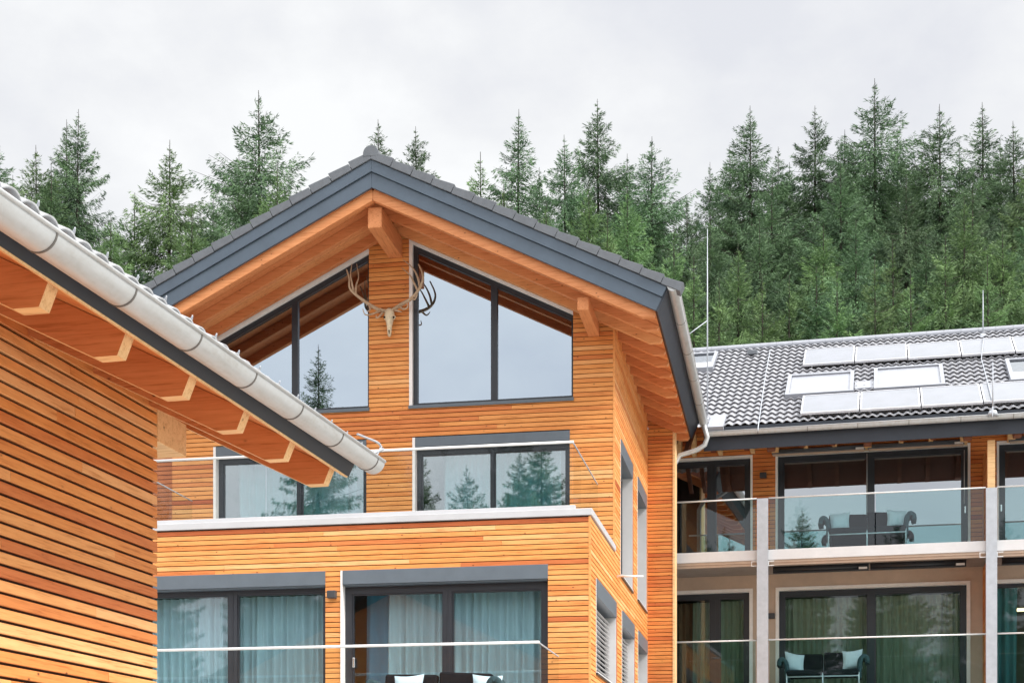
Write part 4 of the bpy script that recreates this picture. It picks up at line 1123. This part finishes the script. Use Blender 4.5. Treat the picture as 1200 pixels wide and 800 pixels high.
# =================================================================== TREES
def needle_mat(name, dark, light, tr=.12):
    m, nt, N, L = newmat(name)
    at = N('ShaderNodeAttribute'); at.attribute_name = 'tint'
    oi = N('ShaderNodeObjectInfo')
    n = noise(nt, coords(nt), 1.1, 3, .6)
    f = mathn(nt, 'ADD', mathn(nt, 'MULTIPLY', at.outputs['Fac'], .75), mathn(nt, 'MULTIPLY', n, .5))
    c = ramp(nt, f, [(.2, dark), (.55, tuple((a+b)/2 for a, b in zip(dark, light))), (.95, light)])
    hs = N('ShaderNodeHueSaturation'); L(c, hs.inputs['Color'])
    L(mathn(nt, 'ADD', .496, mathn(nt, 'MULTIPLY', oi.outputs['Random'], .022)), hs.inputs['Hue'])
    L(mathn(nt, 'ADD', .80, mathn(nt, 'MULTIPLY', oi.outputs['Random'], .45)), hs.inputs['Value'])
    d = N('ShaderNodeBsdfPrincipled'); d.inputs['Roughness'].default_value = .6; d.inputs['Specular IOR Level'].default_value = .25
    t = N('ShaderNodeBsdfTranslucent'); L(hs.outputs[0], d.inputs['Base Color']); L(hs.outputs[0], t.inputs[0])
    mx = N('ShaderNodeMixShader'); mx.inputs[0].default_value = tr; L(d.outputs[0], mx.inputs[1]); L(t.outputs[0], mx.inputs[2])
    o = N('ShaderNodeOutputMaterial'); L(mx.outputs[0], o.inputs[0]); return m
M['needle'] = needle_mat('spruce_needles', (.019,.044,.028), (.160,.255,.118))
M['needle_b'] = needle_mat('bright_spruce_needles', (.032,.068,.034), (.225,.345,.130))
M['bark'] = simple('spruce_bark', (.045,.038,.032), .9, 0, .2, .35, 5, .6)

def spruce_mesh(name, H, slope, seed, dens=1.0, RM=3.2):
    """H height; crown radius grows by slope per metre below the tip"""
    rg = np.random.RandomState(seed)
    V = []; Tn = []; quads = 0
    wv, wf = [], []
    def wtube(p, r):       # three-sided limb
        nonlocal wv, wf
        b = len(wv); n = len(p)
        for i, q in enumerate(p):
            for k in range(3):
                a = 2.1*k
                wv.append((q[0]+r[i]*math.cos(a), q[1]+r[i]*math.sin(a)*.5, q[2]+r[i]*math.sin(a)))
        for i in range(n-1):
            for k in range(3): wf.append((b+i*3+k, b+i*3+(k+1)%3, b+(i+1)*3+(k+1)%3, b+(i+1)*3+k))
    z = H-.40; tips = []
    P0s, Ds, Ls, Ws, Ts = [], [], [], [], []
    lean = rg.uniform(-.012, .012, 2)
    while z > H*.12:
        d = H-z; rad = RM*(1-math.exp(-(d-.5)*slope/RM)) + .10
        nb = int(rg.randint(8, 12)) if d > 2.5 else (int(rg.randint(5, 8)) if d > .8 else 4)
        for b in range(nb):
            az = rg.uniform(0, 2*math.pi); Lb = rad*rg.uniform(.66, 1.10)
            if rg.rand() < .10: Lb *= 1.2
            el = math.radians(np.interp(d, [0, 1.0, 2.5, 6, 20], [46, 24, 4, -12, -22]) + rg.uniform(-9, 9))
            n = max(3, int(Lb/.28)); s = np.linspace(0, 1, n+1)
            droop = -.16*Lb*np.sin(s*math.pi*.75)+.16*Lb*s**3
            r = s*Lb
            x = r*math.cos(el)*math.cos(az); y = r*math.cos(el)*math.sin(az)
            zz = z + rg.uniform(-.12, .12) + r*math.sin(el) + droop
            pts = np.stack([x+lean[0]*d, y+lean[1]*d, zz], 1)
            if b % 2 == 0: wtube([pts[0], pts[n//2], pts[-1]], [.010+.006*Lb, .007+.003*Lb, .003])
            bt = rg.uniform(0, 1)
            m_ = max(10, int(dens*(Lb*38 + Lb*Lb*42)))
            ss = rg.uniform(.03, 1.0, m_)**.85
            base = np.stack([np.interp(ss, s, pts[:,i]) for i in range(3)], 1)
            fwd = np.array([math.cos(az)*math.cos(el), math.sin(az)*math.cos(el), math.sin(el)])
            lat = np.array([-math.sin(az), math.cos(az), 0])
            # flat spray of side twigs: sprigs gather along discrete side twigs
            tw = np.round(ss*Lb/.22)*.22/Lb
            sg = rg.choice([-1, 1], m_)
            side = rg.uniform(.05, 1.0, m_)*sg
            wd = np.clip(1.05-tw, .12, 1)*np.clip(tw*4, .3, 1)
            off = side*wd*Lb*.28
            basep = base + lat[None]*off[:,None] + fwd[None]*(np.abs(off)*.5)[:,None]
            basep[:,2] -= np.abs(off)*.55 + rg.uniform(0, .22, m_)*min(1, Lb*.6)
            dr = fwd[None]*rg.uniform(.4, 1.0, (m_,1)) + lat[None]*(sg*rg.uniform(.1, .9, m_))[:,None]
            dr[:,2] += rg.uniform(-1.15, .05, m_) if d > 2.2 else rg.uniform(-.4, .35, m_)
            dr += rg.normal(0, .18, dr.shape)
            dr /= np.linalg.norm(dr, axis=1)[:,None]
            ln = rg.uniform(.10, .21, m_)*(1 if d > 2 else .7+.15*d)
            P0s.append(basep); Ds.append(dr); Ls.append(ln); Ws.append(ln*rg.uniform(.12, .21, m_))
            Ts.append(np.clip(bt*.65+rg.uniform(0, .35, m_), 0, 1))
        z -= rg.uniform(.22, .36)*(1 if d > 2.5 else .8)
    # sprigs clothing the trunk
    m_ = int(H*130); zz = H-.1-(H*.85)*rg.uniform(0, 1, m_)**1.15; dd = H-zz
    keep = rg.uniform(0, 1, m_) < np.clip(dd/2.2, .12, 1); zz = zz[keep]; dd = dd[keep]; m_ = len(zz)
    az = rg.uniform(0, 2*math.pi, m_); rr = rg.uniform(.02, .22, m_)*np.minimum(1, dd*.5)
    P0s.append(np.stack([rr*np.cos(az)+lean[0]*dd, rr*np.sin(az)+lean[1]*dd, zz], 1))
    dr = np.stack([np.cos(az), np.sin(az), rg.uniform(-.6, 1.0, m_)], 1); dr /= np.linalg.norm(dr, axis=1)[:,None]
    Ds.append(dr); ln = rg.uniform(.09, .2, m_)*np.clip(dd, .4, 1); Ls.append(ln); Ws.append(ln*.24); Ts.append(rg.uniform(0, .6, m_))
    # leader
    P = np.concatenate(P0s); D = np.concatenate(Ds); Ln = np.concatenate(Ls); Wd = np.concatenate(Ws); Tt = np.concatenate(Ts)
    k = len(P)
    rnd = rg.normal(0, 1, (k, 3)); nrm = np.cross(D, rnd); nrm /= np.linalg.norm(nrm, axis=1)[:,None]
    v0 = P - D*0; v1 = P + D*(Ln*.45)[:,None] + nrm*(Wd*.5)[:,None]; v2 = P + D*Ln[:,None]; v3 = P + D*(Ln*.45)[:,None] - nrm*(Wd*.5)[:,None]
    vs = np.stack([v0, v1, v2, v3], 1).reshape(-1, 3)
    me = bpy.data.meshes.new(name+'_crown')
    me.vertices.add(4*k); me.loops.add(4*k); me.polygons.add(k)
    me.vertices.foreach_set('co', vs.astype(np.float32).ravel())
    me.loops.foreach_set('vertex_index', np.arange(4*k, dtype=np.int32))
    me.polygons.foreach_set('loop_start', np.arange(0, 4*k, 4, dtype=np.int32))
    me.polygons.foreach_set('loop_total', np.full(k, 4, dtype=np.int32))
    at = me.attributes.new('tint', 'FLOAT', 'FACE'); at.data.foreach_set('value', Tt.astype(np.float32))
    me.update(calc_edges=True)
    # trunk
    tb = MB(); zz = np.linspace(0, H, 14)
    tb.tube([(lean[0]*(H-a), lean[1]*(H-a), a) for a in zz], [max(.008, .0115*H*(1-a/H)**.9) for a in zz], 8)
    tm = bpy.data.meshes.new(name+'_trunk')
    nb = len(tb.v)
    tm.from_pydata(tb.v+wv, [], tb.f+[tuple(nb+i for i in f) for f in wf]); tm.materials.append(M['bark']); tm.update()
    return me, tm, H
protos = [spruce_mesh('sp0', 22, .62, 11, 1.5, 3.3), spruce_mesh('sp1', 22, .78, 12, 1.1, 4.1), spruce_mesh('sp2', 22, .50, 13, 1.0, 2.8), spruce_mesh('sp3', 22, .70, 14, 1.25, 3.7), spruce_mesh('sp4', 15, .62, 15, 1.6, 2.7), spruce_mesh('sp5', 22, .70, 16, 1.3, 3.6), spruce_mesh('sp6', 22, .56, 17, 1.5, 3.2)]
CR = {}
def plant(kind, u, v, Dm, label, bright=False, scale=None, rot=0, group='spruces on the slope behind the houses', xy=None, wide=1.0):
    cm, tm, H = protos[kind]
    key = (kind, bright)
    if key not in CR:
        c2 = cm.copy(); c2.materials.append(M['needle_b' if bright else 'needle']); CR[key] = c2
    if xy is None:
        x = (u-CX)/FPX*Dm; y = Dm; ztop = (HZ-v)/FPX*Dm
    else: x, y = xy; ztop = v
    zb = hill(x, y)-.1; s = (ztop-zb)/H
    o = bpy.data.objects.new('spruce_tree', None); COL.objects.link(o); o.empty_display_size = .5
    o.location = (x, y, zb+EYE); o.scale = (s*wide, s*wide, s); o.rotation_euler = (0, 0, rot)
    tag(o, label, 'tree', group)
    a = bpy.data.objects.new('crown', CR[key]); a.parent = o; COL.objects.link(a)
    b = bpy.data.objects.new('trunk', tm); b.parent = o; COL.objects.link(b)
    return o
T_ = [ # kind, u, v, depth, bright, label
 (1, -6, 160, 66, 0, 'spruce cut off by the left edge above the lodge gutter'),
 (3, 42, 170, 60, 1, 'bushy light green spruce left of the dark twin-topped one, above the gutter'),
 (0, 92, 128, 62, 0, 'tall dark spruce with a dense pointed top, second big one from the left edge'),
 (2, 78, 140, 64, 0, 'slim spruce tip just left of the tall dark spruce at the left'),
 (4, 158, 226, 58, 1, 'small light green spruce in the dip between two taller ones at left'),
 (3, 199, 164, 58, 1, 'green spruce with a reddish thin leader above the lower end of the chalet roof edge'),
 (1, 250, 222, 64, 0, 'low dark spruce filling the gap left of the wide-crowned spruce'),
 (1, 303, 106, 56, 0, 'wide open-crowned spruce, tallest one left of the chalet ridge'),
 (3, 325, 190, 52, 1, 'light green spruce just behind the chalet roof, right of the wide-crowned one'),
 (2, 443, 140, 70, 0, 'bare thin spruce tip just right of the chalet ridge cap'),
 (0, 487, 148, 66, 0, 'narrow dark spruce top second right of the chalet ridge'),
 (4, 563, 178, 60, 1, 'short bushy double-topped spruce above the right roof slope'),
 (2, 608, 128, 60, 0, 'slim open spruce with sky between its branches over the right roof slope'),
 (0, 661, 158, 58, 0, 'medium spruce between the slim open one and the tall pointed one'),
 (0, 700, 116, 62, 0, 'tall pointed spruce above the right end of the chalet roof'),
 (1, 764, 160, 60, 0, 'broad spruce with a thin leader left of the white lightning rod'),
 (2, 832, 190, 68, 0, 'thin dark spruce directly above the tall lightning rod'),
 (0, 879, 124, 66, 0, 'dark spruce with a broken open top, first tall one right of the rod'),
 (0, 955, 124, 68, 0, 'dark spruce left of the tallest tree on the right'),
 (1, 1025, 92, 66, 0, 'tallest spruce of the dense stand on the right'),
 (1, 1101, 122, 64, 0, 'full dark spruce right of the tallest one'),
 (2, 1124, 165, 70, 0, 'small dark spruce tip between two tall ones on the right'),
 (2, 1151, 120, 70, 0, 'slender spruce with open whorls second from the right edge'),
 (0, 1187, 142, 66, 0, 'spruce at the right edge with a dark pointed top'),
 (3, 1225, 150, 62, 1, 'spruce cut off by the right edge behind the wing ridge'),
 (3, 640, 236, 52, 1, 'light green spruce low behind the right roof slope, under the slim open one'),
 (3, 735, 218, 54, 1, 'bright leaning green spruce in front of the broad one'),
 (4, 790, 262, 50, 1, 'bright green young spruce just above the chalet eave corner'),
 (3, 865, 284, 50, 1, 'bright green young spruce in front, right of the lightning rod'),
 (4, 925, 322, 49, 1, 'low bright spruce in front above the left solar panels'),
 (4, 957, 312, 50, 0, 'low green spruce above the ridge, between two bright ones'),
 (3, 1003, 258, 53, 0, 'mid height green spruce in front of the tallest tree'),
 (4, 1046, 280, 51, 1, 'bright spruce with drooping tips in front of the stand, right of centre'),
 (3, 1085, 272, 54, 0, 'mid green spruce behind the ridge left of the short ridge rod'),
 (3, 1130, 230, 54, 1, 'large light green spruce leaning over the short ridge rod'),
 (3, 1175, 262, 53, 1, 'bright green spruce in front at the right edge'),
 (1, 905, 205, 59, 0, 'dense green spruce filling the gap between the first two tall ones right of the rod'),
 (3, 985, 190, 58, 0, 'dense green spruce between the tall dark pair, in the second rank'),
 (3, 1062, 205, 59, 0, 'dense green spruce in the gap right of the tallest tree'),
 (1, 1140, 212, 59, 0, 'dense green spruce of the second rank near the right edge'),
 (1, 805, 232, 58, 0, 'dark spruce of the second rank just left of the lightning rod'),
 (1, 832, 262, 55, 0, 'dark dense spruce directly behind the lightning rod'),
 (3, 15, 205, 56, 1, 'low green spruce at the left edge right above the gutter'),
 (3, 130, 252, 54, 1, 'low green spruce under the dark tall one, touching the gutter line'),
 (3, 1215, 230, 56, 0, 'second rank spruce at the extreme right edge'),
 (0, 855, 172, 72, 0, 'far spruce whose tip shows left of the first tall dark one'),
 (0, 925, 190, 74, 0, 'far spruce seen between the first and second tall dark ones'),
 (0, 1000, 175, 74, 0, 'far spruce tip between the second dark one and the tallest'),
 (0, 1072, 182, 74, 0, 'far spruce tip in the notch right of the tallest tree'),
 (5, 760, 205, 64, 0, 'dark spruce of the second rank filling behind the broad one left of the rod'),
 (5, 735, 180, 68, 0, 'far spruce between the tall pointed one and the broad one'),
 (6, 632, 196, 66, 0, 'far spruce in the gap between the slim open one and the medium one'),
 (3, 590, 215, 56, 1, 'low light spruce just over the roof tiles left of the slim open one'),
 (3, 690, 212, 55, 1, 'light green spruce in front of the tall pointed one above the roof'),
 (5, 1052, 150, 70, 0, 'far spruce close behind the right side of the tallest tree'),
 (5, 990, 152, 71, 0, 'far spruce close behind the left side of the tallest tree'),
 (6, 912, 172, 70, 0, 'far narrow spruce between the first two tall ones'),
 (5, 1172, 165, 70, 0, 'far spruce between the slender one and the right edge'),
 (3, 890, 255, 55, 0, 'green spruce of the front rank behind the bright young one right of the rod'),
 (3, 965, 262, 55, 1, 'bright spruce of the front rank above the left end of the upper panel row'),
 (5, 60, 190, 58, 0, 'green spruce filling the foot of the tall dark one at left'),
 (5, 280, 180, 60, 0, 'green spruce filling the left side of the wide-crowned one'),
 (4, 893, 322, 48, 1, 'small bright pointed spruce in front, between the rod and the left collector'),
 (4, 981, 318, 48, 1, 'small bright pointed spruce just above the second upper solar panel'),
 (4, 1025, 300, 49, 1, 'narrow bright spruce tip standing before the foot of the tallest tree'),
 (4, 1067, 316, 48, 1, 'small bright spruce low above the gap between the second and third upper panels'),
 (4, 1108, 276, 50, 1, 'narrow bright spruce left of the short ridge rod, taller than its small neighbours'),
 (4, 1157, 300, 49, 1, 'small bright spruce directly behind the short ridge rod'),
 (4, 813, 300, 48, 1, 'small bright spruce between the chalet gutter and the tall rod'),
 (4, 843, 326, 47, 1, 'lowest bright spruce tip just right of the tall rod'),
 (4, 712, 250, 50, 1, 'narrow bright spruce peeking over the right roof edge below the tall pointed one'),
 (3, 225, 240, 54, 1, 'low green spruce right of the one with the reddish leader'),
]
rn = random.Random(5)
for (kd, u, v, Dm, br, lab) in T_:
    plant({0: rn.choice([0, 6, 0]), 1: rn.choice([1, 5])}.get(kd, kd), u, v, Dm, lab, bool(br), rot=rn.uniform(0, 6.28), wide=rn.uniform(.86, 1.12)*(.80 if br and Dm < 53 else 1))
# spruces on the other side of the yard: the windows mirror them
spots = [(-47,-38,21),(-41,-42,22),(-35.6,-34,29.6),(-32,-37,21),(-29.6,-35,23.6),(-27,-37,22.2),(-25.2,-35,19.5),(-23.6,-37,22.8),(-21.5,-35,23.6),(-19.3,-38,20.5),(-16.5,-41,18.5),(-14,-38,22),(-11,-43,18),(-8,-40,20.5),(-4.5,-43,18.5),(-1,-39,20),(4,-44,18),(9,-39,21),(-30.5,-32,19),(-28.2,-33,20.5),(-26,-32,18.5),(-22.4,-33,20),(-18,-34,19)]
wds = ['leftmost', 'second from left', 'tallest, third from left', 'fourth from left', 'fifth from left', 'sixth from left', 'short seventh from left', 'eighth from left', 'ninth from left', 'tenth from left', 'low eleventh from left', 'seventh from right', 'low sixth from right', 'fifth from right', 'fourth from right', 'third from right', 'second from right', 'rightmost', 'front row first', 'front row second', 'front row third', 'front row fourth', 'front row last']
for i, (x, y, h) in enumerate(spots):
    plant((0, 1, 2, 0)[i % 4], 0, h, 0, 'spruce across the yard, mirrored only in the window glass, '+wds[i], False, rot=rn.uniform(0, 6.28), group='spruces mirrored in the windows', xy=(x, y))

# =================================================================== WORLD, SUN, CAMERA
w = bpy.data.worlds.new('World'); sc.world = w; w.use_nodes = True
nt = w.node_tree; nt.nodes.clear(); N = nt.nodes.new; L = nt.links.new
SUN_EL, SUN_AZ = R(42), R(116)     # azimuth clockwise from +Y : behind the camera, a little right
sky = N('ShaderNodeTexSky'); sky.sky_type = 'NISHITA'; sky.sun_disc = False; sky.sun_elevation = SUN_EL; sky.sun_rotation = SUN_AZ
tc = N('ShaderNodeTexCoord'); sp = N('ShaderNodeSeparateXYZ'); L(tc.outputs['Generated'], sp.inputs[0])
up = mathn(nt, 'MAXIMUM', sp.outputs[2], 0.0)
g = ramp(nt, up, [(0.0, (.72,.72,.72)), (.50, (.755,.755,.755)), (.66, (1.6,1.6,1.6)), (1.0, (2.9,2.9,2.9))])
# ramp clamps nothing above one in float colours; behind the viewer the cloud is brighter
back = mathn(nt, 'MULTIPLY', sp.outputs[1], -1.0)
bk_ = ramp(nt, back, [(0.0, (1.0,1.0,1.0)), (.8, (1.65,1.65,1.65))])
n1 = noise(nt, coords(nt, (1.0,1.0,1.5), src='Generated'), 3.4, 4, .5)
n2 = noise(nt, coords(nt, (1.0,1.0,1.6), src='Generated'), 12.0, 5, .6)
cl = ramp(nt, mathn(nt, 'ADD', mathn(nt, 'MULTIPLY', n1, .75), mathn(nt, 'MULTIPLY', n2, .25)), [(.40, (.86,.875,.925)), (.50, (.97,.98,1.0)), (.58, (1.07,1.08,1.085))])
col = mixc(nt, 1.0, mixc(nt, 1.0, g, bk_, 'MULTIPLY'), cl, 'MULTIPLY')
col = mixc(nt, 1.0, col, (10,10,10), 'MULTIPLY')
fin = mixc(nt, .94, sky.outputs[0], col)
bg = N('ShaderNodeBackground'); bg.inputs[1].default_value = .10; L(fin, bg.inputs[0])
o = N('ShaderNodeOutputWorld'); L(bg.outputs[0], o.inputs[0])
sl = bpy.data.lights.new('sun', 'SUN'); sl.energy = 2.9; sl.angle = R(14); sl.color = (1, .96, .90)
so = bpy.data.objects.new('sun', sl); COL.objects.link(so)
d = Vector((math.sin(SUN_AZ)*math.cos(SUN_EL), math.cos(SUN_AZ)*math.cos(SUN_EL), math.sin(SUN_EL)))
so.rotation_euler = d.to_track_quat('Z', 'Y').to_euler()

cd = bpy.data.cameras.new('camera'); co = bpy.data.objects.new('camera', cd); COL.objects.link(co)
co.location = (0, 0, EYE); co.rotation_euler = (R(90), 0, 0)
cd.sensor_width = 36; cd.sensor_fit = 'HORIZONTAL'; cd.lens = 36*FPX/1200; cd.shift_y = (HZ-400)/1200; cd.clip_end = 3000; cd.clip_start = .1
sc.camera = co
sc.view_settings.view_transform = 'Standard'; sc.view_settings.look = 'None'; sc.view_settings.exposure = .36; sc.view_settings.gamma = 1
sc.view_settings.use_curve_mapping = False
sc.cycles.transparent_max_bounces = 16; sc.cycles.max_bounces = 8
